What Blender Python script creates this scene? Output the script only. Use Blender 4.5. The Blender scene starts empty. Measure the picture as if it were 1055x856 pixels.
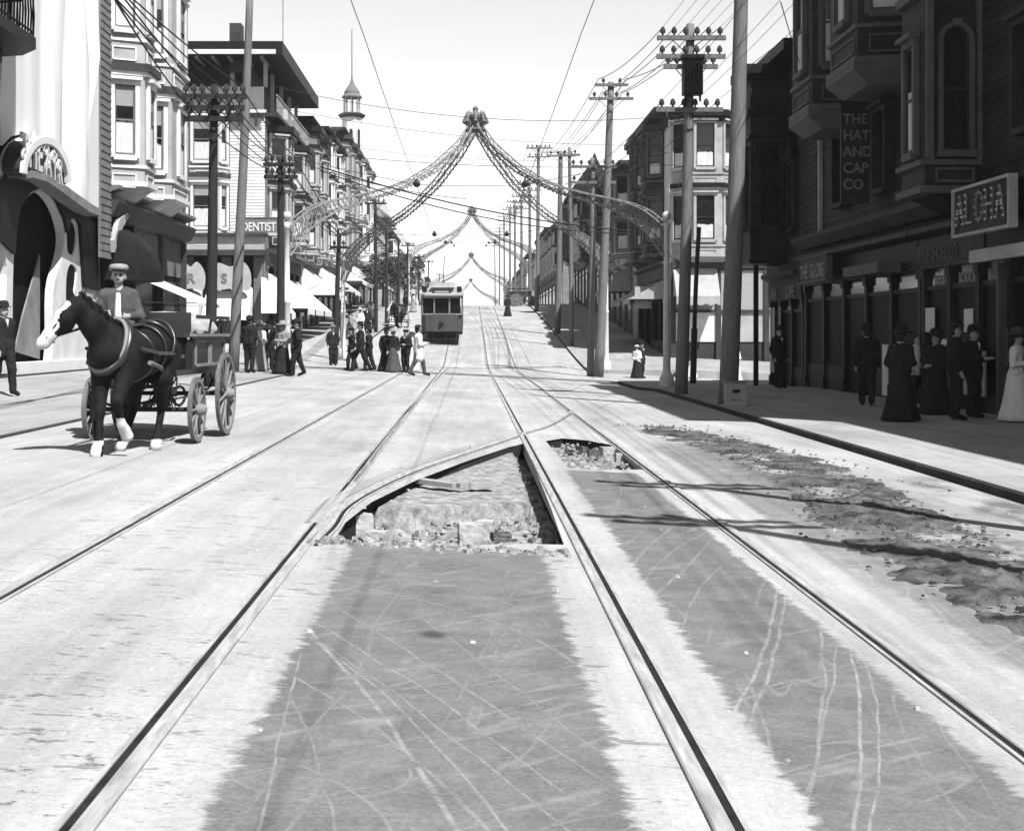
import bpy, bmesh, math, random
import numpy as np
from mathutils import Vector, Matrix, noise
from mathutils.geometry import delaunay_2d_cdt
R = math.radians
random.seed(7)
sc = bpy.context.scene
col = sc.collection
F = 1550.0; CX = 484.0; CY = 345.0; CAMZ = 1.573

def sm(a, b, x):
    t = max(0.0, min(1.0, (x-a)/(b-a))); return t*t*(3-2*t)
# ---------------------------------------------------------------- terrain
def L(Y):
    if Y < 66: return 0.0
    s = .0612
    if Y < 76: return s*(Y-66)**2/20.0
    a = s*5.0
    if Y < 138: return a+s*(Y-76)
    b = a+s*62
    if Y < 150: t = Y-138; return b+s*t-s*t*t/24.0
    return b+s*6
def FD(Y): return 1-sm(78, 110, Y)
def G(X, Y):
    if X < 2.3: c = -.05*X
    else:
        near = -.115-.006*(X-2.3); mid = -.05*X; k = sm(44, 52, Y)
        c = near*(1-k)+mid*k
    return L(Y)+c*FD(Y)
def WL(X, Y):
    f = FD(Y)
    if X > -9: c = .33+.012*(-5.8-X)
    else: c = .368+.12*min(2.0, -9-X)
    return L(Y)+c*f+.13*(1-f)
def WR(X, Y):
    return G(5.6, Y)+.11+.006*(X-5.6)
def gp(px, py, dz=0.0):
    z = 0.0
    for i in range(30):
        Y = (CAMZ-z)*F/(py-CY); X = (px-CX)*Y/F; z = G(X, Y)+dz
    return X, Y
def P(px, py, Y): return Vector(((px-CX)*Y/F, Y, CAMZ+(CY-py)*Y/F))
def XA(px, Y): return (px-CX)*Y/F
def ZA(py, Y): return CAMZ+(CY-py)*Y/F
# ---------------------------------------------------------------- materials
MT = {}
def mat(name, v, rough=.8, var=.15, scale=3.0, bump=0.0, bscale=30.0, metal=0.0, stretch=(1,1,1), spec=.08):
    if name in MT: return MT[name]
    v = v*.70
    m = bpy.data.materials.new(name); m.use_nodes = True
    nt = m.node_tree; b = nt.nodes['Principled BSDF']
    b.inputs['Roughness'].default_value = rough; b.inputs['Metallic'].default_value = metal
    b.inputs['Specular IOR Level'].default_value = spec
    tc = nt.nodes.new('ShaderNodeTexCoord'); mp = nt.nodes.new('ShaderNodeMapping')
    mp.inputs['Scale'].default_value = stretch
    nt.links.new(tc.outputs['Object'], mp.inputs[0])
    n = nt.nodes.new('ShaderNodeTexNoise'); n.inputs['Scale'].default_value = scale; n.inputs['Detail'].default_value = 6; n.inputs['Roughness'].default_value = .65
    nt.links.new(mp.outputs[0], n.inputs['Vector'])
    mr = nt.nodes.new('ShaderNodeMapRange'); mr.inputs[1].default_value = .3; mr.inputs[2].default_value = .7
    mr.inputs[3].default_value = v*(1-var); mr.inputs[4].default_value = min(.9, v*(1+var))
    nt.links.new(n.outputs['Fac'], mr.inputs[0]); nt.links.new(mr.outputs[0], b.inputs['Base Color'])
    if bump:
        n2 = nt.nodes.new('ShaderNodeTexNoise'); n2.inputs['Scale'].default_value = bscale; n2.inputs['Detail'].default_value = 4
        nt.links.new(mp.outputs[0], n2.inputs['Vector'])
        bp = nt.nodes.new('ShaderNodeBump'); bp.inputs['Strength'].default_value = bump; bp.inputs['Distance'].default_value = .02
        nt.links.new(n2.outputs['Fac'], bp.inputs['Height']); nt.links.new(bp.outputs[0], b.inputs['Normal'])
    MT[name] = m; return m
M = dict(
 shade=mat('shaded_wall_paint', .030, .6, .5, 2.0, .2), shadet=mat('shaded_trim_paint', .10, .6, .25, 2.0, .2), white=mat('white_paint', .68, .6, .18, 1.5, .15), cream=mat('cream_paint', .38, .7, .25, 1.2, .2), mid=mat('grey_paint', .22, .7, .3, 1.2, .2),  # shade, shadet: paint darkened to carry the shade of the right-hand fronts
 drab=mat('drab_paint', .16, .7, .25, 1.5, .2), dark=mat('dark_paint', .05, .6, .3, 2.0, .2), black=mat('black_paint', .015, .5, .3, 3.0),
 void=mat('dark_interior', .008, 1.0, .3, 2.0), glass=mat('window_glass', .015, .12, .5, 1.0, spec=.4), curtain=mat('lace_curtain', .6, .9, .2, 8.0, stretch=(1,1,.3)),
 blind=mat('roller_blind', .3, .9, .1, 2.0), roof=mat('roof_felt', .09, .9, .3, 2.0, .3), stone=mat('cut_stone', .42, .85, .2, 6.0, .6, 20),
 plaster=mat('plaster_drape', .74, .75, .08, 1.2, .2, 14, stretch=(1,1,.25)), wood=mat('weathered_pole_wood', .17, .85, .35, 5.0, .5, 30, stretch=(6,6,.4)),
 woodd=mat('dark_pole_wood', .035, .85, .35, 5.0, .5, 30, stretch=(6,6,.4)), iron=mat('dark_iron', .04, .5, .3, 6.0, .1, metal=.3),
 archp=mat('arch_white_iron', .22, .5, .25, 4.0, .1), postp=mat('post_white_paint', .62, .5, .15, 4.0, .1), steel=mat('rail_steel', .36, .6, .35, 6.0, .1, metal=.0, stretch=(4,.4,1)),
 groove=mat('rail_groove_dirt', .022, 1.0, .4, 9.0), glassb=mat('insulator', .05, .2, .2, 3), wire=mat('wire', .03, .6, .1, 3),
 kerb=mat('shaded_kerb_stone', .05, .9, .4, 2.0, .5, 12), canvas=mat('canvas_awning', .78, .9, .08, 2.0, .15), canvasd=mat('canvas_grey', .38, .9, .15, 2.0, .2),  # kerb: shade of the kerb face is darkened into the stone colour
 cloth_d=mat('dark_cloth', .022, .95, .3, 6.0, .3), cloth_g=mat('grey_cloth', .075, .95, .25, 6.0, .3), cloth_w=mat('white_cloth', .72, .95, .1, 6.0, .3), cloth_m=mat('drab_cloth', .28, .95, .2, 6, .3),
 skin=mat('skin', .36, .6, .08, 6.0), hair=mat('hair', .03, .7, .3, 20), straw=mat('straw_hat', .5, .9, .15, 20), shoe=mat('leather', .015, .4, .2, 8),
 coat=mat('horse_coat', .011, .62, .6, 7.0, .9, 90, spec=.12, stretch=(1,1,.4)), coatw=mat('horse_white', .62, .7, .1, 6.0, .2), mane=mat('horse_mane', .012, .7, .3, 20),
 harness=mat('harness_leather', .02, .35, .2, 8, spec=.4), wagon=mat('wagon_paint', .03, .35, .25, 4, spec=.3), wheelp=mat('wheel_paint', .22, .6, .2, 6), tyre=mat('iron_tyre', .18, .5, .2, 6, metal=.4),
 shopglass=mat('shop_glass', .006, .5, .5, 1.0, spec=.03), car=mat('streetcar_paint', .075, .45, .2, 4), carl=mat('streetcar_roof', .32, .7, .12, 2), signb=mat('signboard_dark', .045, .6, .2, 3), signw=mat('signboard_light', .6, .7, .12, 4),
 letw=mat('letter_white', .65, .6, .1, 6), letd=mat('letter_black', .02, .6, .1, 6), letg=mat('letter_dull', .22, .6, .15, 6), foliage=mat('foliage', .06, .8, .5, 9), bark=mat('bark', .08, .9, .3, 9),
 prism=mat('prism_glass', .35, .4, .15, 8), brightp=mat('window_poster', .72, .8, .12, 3), bulb=mat('lamp_glass', .55, .3, .1, 4))
# ---------------------------------------------------------------- frames + mesh builder
class Fr:
    def __init__(s, o, u, n): s.o = Vector(o); s.u = Vector((u[0], u[1], 0)); s.n = Vector((n[0], n[1], 0))
    def __call__(s, u, n, z): return s.o+s.u*u+s.n*n+Vector((0, 0, z))
W0 = Fr((0,0,0), (1,0), (0,1))
LF = Fr((-10.9,0,0), (0,1), (1,0)); RF = Fr((10.4,0,0), (0,1), (-1,0))
def CF(Y): return Fr((0,Y,0), (1,0), (0,-1))
def facet(fr, p, q, c):
    a = fr(p[0],p[1],0); b = fr(q[0],q[1],0); d = (b-a).normalized(); n = Vector((-d.y, d.x, 0)); cc = fr(c[0],c[1],0)
    if (a-cc).dot(n) < 0: n = -n
    return Fr(a, (d.x,d.y), (n.x,n.y)), (b-a).length
class MB:
    def __init__(s): s.v = []; s.f = []; s.m = []; s.mi = 0
    def add(s, vs, fs):
        k = len(s.v); s.v += [tuple(v) for v in vs]; s.f += [tuple(i+k for i in f) for f in fs]; s.m += [s.mi]*len(fs); return s
    def box(s, u0, u1, n0, n1, z0, z1, fr=W0):
        vs = [fr(u,n,z) for z in (z0,z1) for (u,n) in ((u0,n0),(u1,n0),(u1,n1),(u0,n1))]
        return s.add(vs, [(0,3,2,1),(4,5,6,7),(0,1,5,4),(1,2,6,5),(2,3,7,6),(3,0,4,7)])
    def prism(s, poly, z0, z1, fr=W0, top=None):
        n = len(poly); t = top or poly
        vs = [fr(a,b,z0) for a,b in poly]+[fr(a,b,z1) for a,b in t]
        return s.add(vs, [tuple(range(n))[::-1], tuple(range(n,2*n))]+[(i,(i+1)%n,n+(i+1)%n,n+i) for i in range(n)])
    def ext(s, prof, u0, u1, fr=W0):      # prof in (n,z)
        n = len(prof); vs = [fr(u0,a,b) for a,b in prof]+[fr(u1,a,b) for a,b in prof]
        return s.add(vs, [tuple(range(n)), tuple(range(n,2*n))[::-1]]+[(i,(i+1)%n,n+(i+1)%n,n+i) for i in range(n)])
    def extn(s, poly, n0, n1, fr=W0):     # poly in (u,z)
        n = len(poly); vs = [fr(a,n0,b) for a,b in poly]+[fr(a,n1,b) for a,b in poly]
        return s.add(vs, [tuple(range(n)), tuple(range(n,2*n))[::-1]]+[(i,(i+1)%n,n+(i+1)%n,n+i) for i in range(n)])
    def path(s, pts, r, seg=6, cap=True):
        pts = [Vector(p) for p in pts]; n = len(pts)
        if not hasattr(r, '__len__'): r = [r]*n
        k = len(s.v); up = None; vs = []
        for i, p in enumerate(pts):
            d = (pts[min(i+1,n-1)]-pts[max(i-1,0)]).normalized()
            if up is None: up = Vector((0,0,1)) if abs(d.z) < .9 else Vector((0,1,0))
            a = d.cross(up).normalized(); b = a.cross(d).normalized(); up = b
            vs += [p+(a*math.cos(t)+b*math.sin(t))*r[i] for t in [2*math.pi*j/seg for j in range(seg)]]
        fs = [(i*seg+j, i*seg+(j+1)%seg, (i+1)*seg+(j+1)%seg, (i+1)*seg+j) for i in range(n-1) for j in range(seg)]
        if cap: fs += [tuple(range(seg))[::-1], tuple(range((n-1)*seg, n*seg))]
        return s.add(vs, fs)
    def bar(s, a, b, w, h):               # square bar
        a = Vector(a); b = Vector(b); d = (b-a).normalized(); up = Vector((0,0,1)) if abs(d.z) < .95 else Vector((0,1,0))
        x = d.cross(up).normalized()*w/2; y = x.cross(d).normalized()*h/2
        vs = [p+q for p in (a,b) for q in (-x-y, x-y, x+y, -x+y)]
        return s.add(vs, [(0,3,2,1),(4,5,6,7),(0,1,5,4),(1,2,6,5),(2,3,7,6),(3,0,4,7)])
    def lathe(s, prof, c=(0,0,0), seg=16, sx=1, sy=1, fn=None):
        c = Vector(c); vs = []
        for (r,z) in prof:
            for j in range(seg):
                t = 2*math.pi*j/seg; rr = r*(fn(t,z) if fn else 1)
                vs.append(c+Vector((rr*math.cos(t)*sx, rr*math.sin(t)*sy, z)))
        n = len(prof); fs = [(i*seg+j, i*seg+(j+1)%seg, (i+1)*seg+(j+1)%seg, (i+1)*seg+j) for i in range(n-1) for j in range(seg)]
        fs += [tuple(range(seg))[::-1], tuple(range((n-1)*seg, n*seg))]
        return s.add(vs, fs)
    def ball(s, c, r, seg=10, sz=1.0):
        return s.lathe([(max(.001,r*math.sin(math.pi*i/6)), -r*sz*math.cos(math.pi*i/6)) for i in range(7)], c, seg)
    def xf(s, mx): s.v = [tuple(mx @ Vector(v)) for v in s.v]; return s
    def build(s, name, m, parent=None, smooth=False, kind=None):
        me = bpy.data.meshes.new(name); me.from_pydata(s.v, [], s.f)
        for x in (m if isinstance(m, (list,tuple)) else [m]): me.materials.append(x)
        if isinstance(m, (list,tuple)): me.polygons.foreach_set('material_index', s.m)
        bm = bmesh.new(); bm.from_mesh(me); bmesh.ops.recalc_face_normals(bm, faces=bm.faces); bm.to_mesh(me); bm.free()
        if smooth: me.polygons.foreach_set('use_smooth', [True]*len(me.polygons))
        return link(name, me, parent, kind)
def link(name, me, parent=None, kind=None):
    o = bpy.data.objects.new(name, me); col.objects.link(o)
    if parent is not None:
        o.parent = parent; o.matrix_parent_inverse = Matrix.Identity(4)
        # meshes are authored in world space: bring into the parent's space
        r = parent
        while r.parent is not None: r = r.parent
        if parent.get('_w') or r.get('_w'):
            base = r; mi = basis(base).inverted(); me.transform(mi)
    if kind: o['kind'] = kind
    return o
def basis(o): return Matrix.Translation(o.location) @ o.rotation_euler.to_matrix().to_4x4()
def tag(o, label, cat, group=None):
    o['label'] = label; o['category'] = cat
    if group: o['group'] = group
    return o
def thing(name, loc, label, cat, group=None, rz=0, world=True):
    o = bpy.data.objects.new(name, None); col.objects.link(o); o.location = loc; o.rotation_euler = (0,0,rz); o.empty_display_size = .3
    if world: o['_w'] = 1
    return tag(o, label, cat, group)
CH = None
def copy_tree(o, parent=None):
    global CH
    c = o.copy(); col.objects.link(c); c.parent = parent
    for ch in [x for x in col.objects if x.parent == o]: copy_tree(ch, c)
    return c
def text(name, s, fr, u, n, z, size, m, parent, depth=.03, wid=1.0, slant=0, center=False):
    cu = bpy.data.curves.new('txt', 'FONT'); cu.body = s; cu.size = size; cu.extrude = depth/2; cu.shear = slant; cu.offset = size*.022
    if center: cu.align_x = 'CENTER'
    t = bpy.data.objects.new('txt', cu); col.objects.link(t)
    bpy.context.view_layer.update()
    me = bpy.data.meshes.new_from_object(t.evaluated_get(bpy.context.evaluated_depsgraph_get()))
    bpy.data.objects.remove(t); bpy.data.curves.remove(cu)
    o = fr(u,n,z); y = Vector((0,0,1)); x = y.cross(fr.n)
    mx = Matrix((( x.x*wid, y.x, fr.n.x, o.x), (x.y*wid, y.y, fr.n.y, o.y), (x.z*wid, y.z, fr.n.z, o.z), (0,0,0,1)))
    me.transform(mx); me.materials.clear(); me.materials.append(m); me.name = name
    return link(name, me, parent)
# ---------------------------------------------------------------- implicit surfaces for bodies
def sdf_mesh(prims, res=.02, k=.05):
    pr = [(np.array(a, float), np.array(b, float), ra, rb) for a,b,ra,rb in prims]
    lo = np.min([np.minimum(a-ra, b-rb) for a,b,ra,rb in pr], axis=0)-2.5*res-k*.3
    hi = np.max([np.maximum(a+ra, b+rb) for a,b,ra,rb in pr], axis=0)+2.5*res+k*.3
    n = np.ceil((hi-lo)/res).astype(int)+1
    ax = [lo[i]+res*np.arange(n[i]) for i in range(3)]
    f = np.full(n, 10.0)
    for a,b,ra,rb in pr:
        mg = max(ra,rb)+k+2*res; s = []
        for i in range(3):
            l = min(a[i],b[i])-mg; h = max(a[i],b[i])+mg
            s.append(slice(max(0,int((l-lo[i])/res)), min(n[i],int((h-lo[i])/res)+2)))
        x,y,z = np.meshgrid(ax[0][s[0]], ax[1][s[1]], ax[2][s[2]], indexing='ij')
        d = b-a; dd = max(1e-9, d@d)
        t = np.clip(((x-a[0])*d[0]+(y-a[1])*d[1]+(z-a[2])*d[2])/dd, 0, 1)
        q = np.sqrt((x-a[0]-t*d[0])**2+(y-a[1]-t*d[1])**2+(z-a[2]-t*d[2])**2)-(ra+(rb-ra)*t)
        g = f[s[0],s[1],s[2]]; kk = min(k, .9*min(ra,rb)+.004)
        h = np.maximum(kk-np.abs(g-q), 0)/kk
        f[s[0],s[1],s[2]] = np.minimum(g,q)-h*h*kk/4
    ins = f < 0
    c = [m-1 for m in n]
    cnt = np.zeros(c); acc = np.zeros(c+[3])
    cor = [(i,j,l) for i in (0,1) for j in (0,1) for l in (0,1)]
    def sl(o): return tuple(slice(o[i], o[i]+c[i]) for i in range(3))
    for a_ in cor:
        for d_ in range(3):
            if a_[d_] == 1: continue
            b_ = list(a_); b_[d_] = 1
            fa = f[sl(a_)]; fb = f[sl(b_)]; x_ = (fa < 0) != (fb < 0)
            t = np.where(x_, fa/np.where(x_, fa-fb, 1), 0)
            for e in range(3): acc[...,e] += np.where(x_, a_[e]+(t if e == d_ else 0), 0)
            cnt += x_
    act = cnt > 0; idx = -np.ones(c, int); idx[act] = np.arange(act.sum())
    ijk = np.argwhere(act); V = lo+res*(ijk+acc[act]/cnt[act][:,None])
    Fs = []
    for d_ in range(3):
        e1, e2 = (d_+1)%3, (d_+2)%3
        s0 = [slice(1,n[i]-1) for i in range(3)]; s0[d_] = slice(0,n[d_]-1); s1 = list(s0); s1[d_] = slice(1,n[d_])
        A = ins[tuple(s0)]; B = ins[tuple(s1)]; e = np.argwhere(A != B)
        if len(e) == 0: continue
        base = e+np.array([s0[i].start for i in range(3)])
        fl = A[tuple(e.T)]
        def cell(o1,o2):
            q = base.copy(); q[:,e1] -= o1; q[:,e2] -= o2; return idx[tuple(q.T)]
        q = np.stack([cell(1,1), cell(0,1), cell(0,0), cell(1,0)], 1)
        q[~fl] = q[~fl][:,::-1]; Fs.append(q)
    Q = np.concatenate(Fs); Q = Q[(Q >= 0).all(1)]
    me = bpy.data.meshes.new('b'); me.from_pydata(V.tolist(), [], Q.tolist())
    me.polygons.foreach_set('use_smooth', [True]*len(me.polygons))
    return me
def blob(name, prims, m, parent, res=.02, k=.05, matfn=None):
    me = sdf_mesh(prims, res, k); me.name = name
    if name in ('coat','jacket','trousers','blouse'):
        sd = random.random()*40; ns = [v.normal.copy() for v in me.vertices]
        for v, n in zip(me.vertices, ns): c = v.co; v.co = c+n*(.016*noise.noise(Vector((c.x*9+sd,c.y*9,c.z*5)))+.008*noise.noise(Vector((c.x*22,c.y*22+sd,c.z*14))))
    for x in (m if isinstance(m, (list,tuple)) else [m]): me.materials.append(x)
    if matfn:
        for p in me.polygons: p.material_index = matfn(p.center)
    o = bpy.data.objects.new(name, me); col.objects.link(o); o.parent = parent; return o
# ---------------------------------------------------------------- camera, sky, sun
cam = bpy.data.cameras.new('camera'); co = bpy.data.objects.new('camera', cam); col.objects.link(co)
co.location = (0,0,CAMZ); co.rotation_euler = (R(90),0,0)
cam.lens = 36*F/1055; cam.sensor_width = 36; cam.shift_x = (527.5-CX)/1055; cam.shift_y = -(428-CY)/1055
cam.clip_start = .1; cam.clip_end = 3000; sc.camera = co
EL = 55.0; SD = Vector((-.55,.835,0)).normalized()   # direction the light travels over the ground
w = bpy.data.worlds.new('World'); sc.world = w; w.use_nodes = True; nt = w.node_tree
bg = nt.nodes['Background']; sky = nt.nodes.new('ShaderNodeTexSky'); sky.sky_type = 'NISHITA'; sky.sun_disc = False
sky.sun_elevation = R(EL); sky.sun_rotation = math.atan2(-SD.x, -SD.y); sky.dust_density = .2; sky.air_density = 1.0; sky.altitude = 3000
sep = nt.nodes.new('ShaderNodeSeparateColor'); nt.links.new(sky.outputs[0], sep.inputs[0])   # plate film sees only the blue of the sky
nt.links.new(sep.outputs[2], bg.inputs[0]); bg.inputs[1].default_value = .084
sl = bpy.data.lights.new('sun', 'SUN'); sl.energy = 5.0; sl.angle = R(.53); sl.color = (1,1,1)
so = bpy.data.objects.new('sun', sl); col.objects.link(so)
sd3 = Vector((SD.x*math.cos(R(EL)), SD.y*math.cos(R(EL)), -math.sin(R(EL))))
so.rotation_euler = sd3.to_track_quat('-Z','Y').to_euler(); so.location = (20,-30,40)
sc.view_settings.view_transform = 'Standard'; sc.view_settings.look = 'None'; sc.view_settings.exposure = 1.08
sc.render.film_transparent = False
# ---------------------------------------------------------------- node helper
def N(nt, t, **k):
    n = nt.nodes.new(t)
    for a,b in k.items():
        if a.startswith('i'): n.inputs[int(a[1:])].default_value = b
        else: setattr(n, a, b)
    return n
def mth(nt, op, a, b=None, clamp=False):
    n = nt.nodes.new('ShaderNodeMath'); n.operation = op; n.use_clamp = clamp
    for i, x in enumerate((a, b)):
        if x is None: continue
        if isinstance(x, (int,float)): n.inputs[i].default_value = x
        else: nt.links.new(x, n.inputs[i])
    return n.outputs[0]
def road_mat(name, base, full=True):
    m = bpy.data.materials.new(name); m.use_nodes = True; nt = m.node_tree; b = nt.nodes['Principled BSDF']
    b.inputs['Roughness'].default_value = .9; b.inputs['Specular IOR Level'].default_value = .15
    g = N(nt, 'ShaderNodeNewGeometry'); sp = N(nt, 'ShaderNodeSeparateXYZ'); nt.links.new(g.outputs['Position'], sp.inputs[0]); X, Y = sp.outputs[0], sp.outputs[1]
    def noi(scale, st=(1,1,1), det=5, rough=.6, rot=0, dist=0, off=(0,0,0)):
        mp = N(nt, 'ShaderNodeMapping'); mp.inputs['Scale'].default_value = st; mp.inputs['Location'].default_value = off
        r0 = N(nt, 'ShaderNodeMapping'); r0.inputs['Rotation'].default_value = (0,0,R(rot)); nt.links.new(g.outputs['Position'], r0.inputs[0]); nt.links.new(r0.outputs[0], mp.inputs[0])
        n = N(nt, 'ShaderNodeTexNoise'); n.inputs['Scale'].default_value = scale; n.inputs['Detail'].default_value = det; n.inputs['Roughness'].default_value = rough; n.inputs['Distortion'].default_value = dist
        nt.links.new(mp.outputs[0], n.inputs['Vector']); return n.outputs['Fac']
    def rng(x, a, b, c, d):
        n = N(nt, 'ShaderNodeMapRange'); nt.links.new(x, n.inputs[0])
        for i, v in enumerate((a,b,c,d)): n.inputs[i+1].default_value = v
        return n.outputs[0]
    def mixv(a, b, f):
        n = N(nt, 'ShaderNodeMix'); n.data_type = 'FLOAT'
        for i, x in ((0,f),(2,a),(3,b)):
            if isinstance(x, (int,float)): n.inputs[i].default_value = x
            else: nt.links.new(x, n.inputs[i])
        return n.outputs[0]
    v = rng(noi(.55, (1,.4,1), 6, .7), .3, .7, base*.68, base*1.14)
    v = mth(nt, 'MULTIPLY', v, rng(noi(30, det=4, rough=.8), .3, .7, .80, 1.16))
    # long wheel streaks polished into the dust
    st = rng(noi(3.0, (1.6,.06,1), 4, .7), .35, .65, .88, 1.05); v = mth(nt, 'MULTIPLY', v, st)
    hb = noi(60, det=3)
    if full:
        edge = mth(nt, 'ADD', mth(nt, 'MULTIPLY', mth(nt, 'SUBTRACT', noi(5.5, (.5,1.3,1), 6, .75), .5), .26), mth(nt, 'MULTIPLY', mth(nt, 'SUBTRACT', noi(13, (.5,1,1), 5, .85), .5), .13))
        xe = mth(nt, 'ADD', X, edge); ye = mth(nt, 'ADD', Y, edge)
        def band(c, a, b, s):
            return mth(nt, 'MULTIPLY', mth(nt, 'MULTIPLY', mth(nt, 'SUBTRACT', c, a), s, True), mth(nt, 'MULTIPLY', mth(nt, 'SUBTRACT', b, c), s, True))
        # brown flecks and worn blocks beside the rails
        fl = rng(noi(7.0, (1.0,1.7,1), 5, .8), .58, .62, 0, 1)
        fl2 = rng(noi(.9, (1,.6,1), 3), .42, .6, 0, 1)
        zone = band(X, -3.2, 1.0, 3)
        v = mixv(v, mth(nt,'MULTIPLY', v, .42), mth(nt, 'MULTIPLY', mth(nt, 'MULTIPLY', fl, fl2), zone))
        fl3 = rng(noi(5.0, (.55,1.8,1), 4, .75, off=(7,3,0)), .61, .64, 0, .9)
        v = mixv(v, mth(nt,'MULTIPLY', v, .5), mth(nt, 'MULTIPLY', fl3, zone))
        # asphalt patches
        p1 = mth(nt, 'MULTIPLY', band(xe, -.86, .56, 24), band(Y, -40, 11.0, 30))
        p2 = mth(nt, 'MULTIPLY', band(xe, 1.14, 2.04, 24), band(Y, -40, 18.2, 30))
        p3 = mth(nt, 'MULTIPLY', band(xe, 2.72, 3.75, 9), band(Y, -40, 24, .6))
        asp = rng(noi(3.2, (1,.6,1), 7, .7), .25, .75, .080, .145)
        asp = mth(nt, 'MULTIPLY', asp, rng(noi(45, det=2), .3, .7, .82, 1.16)); asp = mth(nt, 'MULTIPLY', asp, rng(noi(2.2, (.25,2.5,1), 5, .75), .3, .7, .86, 1.12))
        def scr(rot, sc_, lo, off, amt, wd=.012):
            a = noi(sc_, (1.0,.10,1), 2, .5, rot, .25, off); d = mth(nt, 'ABSOLUTE', mth(nt, 'SUBTRACT', a, lo))
            br = rng(noi(3.0, det=4, off=off), .42, .58, 0, 1)
            return mth(nt, 'MULTIPLY', mth(nt, 'MULTIPLY', rng(d, 0, wd, 1, 0), amt, True), br)
        s_ = None
        ar = []
        for p in (((296,640),(400,720),(520,850),.9),((305,630),(420,700),(560,800),.8),((330,615),(450,690),(600,790),.6),((292,690),(400,760),(500,850),.7),((250,770),(340,800),(400,850),.6),((308,680),(293,740),(268,850),.9),((345,600),(460,625),(600,690),.5),((440,640),(520,700),(612,770),.5),((310,640),(380,720),(470,850),.9),((350,590),(430,600),(560,640),.35),((330,660),(440,740),(580,850),.6),((240,800),(300,770),(420,790),.4),((300,720),(330,790),(345,850),.5),
                  ((800,605),(790,660),(752,742),1.),((810,605),(800,665),(772,745),1.),((877,672),(887,740),(880,850),1.),((888,676),(906,750),(897,850),.9),((862,672),(850,740),(818,850),.9),((845,650),(848,720),(826,840),.7),((730,560),(690,600),(650,632),.7),((745,580),(705,640),(700,700),.6),((640,610),(690,545),(735,520),.6),((655,620),(705,560),(760,535),.6),((615,545),(660,575),(720,590),.4),((640,500),(632,530),(610,560),.6),((700,500),(680,530),(645,560),.5),((780,620),(800,590),(815,580),.5),((920,700),(940,770),(1000,850),.35),((1018,790),(1012,820),(1006,850),.6),((830,610),(850,640),(900,700),.4),((770,700),(790,760),(792,830),.5),
                  ((900,560),(960,620),(1000,690),.5),((800,500),(850,540),(900,600),.5),((930,590),(990,640),(1050,680),.35)):
            (a, b_, c, am) = p; a = gp(*a); b_ = gp(*b_); c = gp(*c)
            d = 2*(a[0]*(b_[1]-c[1])+b_[0]*(c[1]-a[1])+c[0]*(a[1]-b_[1]))
            if abs(d) < 1e-4: continue
            A2, B2, C2 = (q[0]**2+q[1]**2 for q in (a,b_,c))
            ux = (A2*(b_[1]-c[1])+B2*(c[1]-a[1])+C2*(a[1]-b_[1]))/d; uy = (A2*(c[0]-b_[0])+B2*(a[0]-c[0])+C2*(b_[0]-a[0]))/d
            ar.append((ux, uy, math.hypot(a[0]-ux, a[1]-uy), min(a[1],c[1])-.25, max(a[1],c[1])+.2, am*random.uniform(.7,1), random.uniform(.006,.013), a[0] < .8))
        wob = mth(nt, 'MULTIPLY', mth(nt, 'SUBTRACT', noi(1.3, det=2), .5), .06); brk = rng(noi(7.0, det=5, rough=.75), .38, .62, .1, 1)
        for (ux,uy,r_,y0,y1,am,wd,left) in ar:
            dx_ = mth(nt,'SUBTRACT',X,ux); dy_ = mth(nt,'SUBTRACT',Y,uy); dd_ = mth(nt,'SQRT',mth(nt,'ADD',mth(nt,'MULTIPLY',dx_,dx_),mth(nt,'MULTIPLY',dy_,dy_)))
            dd_ = mth(nt,'ABSOLUTE',mth(nt,'ADD',mth(nt,'SUBTRACT',dd_,r_),wob)); line = rng(dd_, wd*.3, wd*1.3, am, 0)
            line = mth(nt,'MULTIPLY',line,band(Y,y0,y1,5)); line = mth(nt,'MULTIPLY',line, band(X,-1.2,.8,9) if left else band(X,.7,9,9))
            s_ = line if s_ is None else mth(nt,'MAXIMUM',s_,line)
        s_ = mth(nt,'MULTIPLY',s_,brk)
        for a in ((40,1.0,.5,(0,0,0),.4,.009),(46,1.6,.48,(3,1,0),.35,.008),(6,1.6,.5,(2,3,0),.3,.007)): s_ = mth(nt, 'MAXIMUM', s_, scr(*a))
        scuff = rng(noi(1.1, (1,.5,1), 6, .75, 40), .55, .8, 0, .4)
        asp = mixv(asp, .25, mth(nt, 'MAXIMUM', s_, scuff))
        v = mixv(v, asp, mth(nt, 'MAXIMUM', p1, p2)); v = mixv(v, mth(nt,'MULTIPLY', asp, 1.15), mth(nt, 'MULTIPLY', p3, .85))
        dm = mth(nt,'MULTIPLY', band(mth(nt,'ADD',xe,mth(nt,'MULTIPLY',edge,2.5)), 3.15, 4.75, 2.2), band(Y, 5, 27, .3)); v = mixv(v, .05, mth(nt,'MULTIPLY',dm,rng(noi(3.2,(1,.5,1),8,.85,off=(3,8,0)),.42,.56,0,.92)))
        gd = mth(nt, 'MULTIPLY', band(xe, 4.75, 5.7, 4), band(mth(nt,'ADD',Y,mth(nt,'MULTIPLY',noi(.5),6)), 8, 22, .4)); v = mixv(v, .07, mth(nt,'MULTIPLY',gd,rng(noi(1.6,(1,.4,1),5),.42,.56,0,.85)))
        # light trampled dust right beside the rails
        for x0 in (-2.61,-1.18,.825,2.26):
            d = mth(nt, 'ABSOLUTE', mth(nt, 'SUBTRACT', X, x0)); v = mixv(v, mth(nt,'MULTIPLY', v, 1.12), rng(d, .1, .3, .8, 0))
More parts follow.
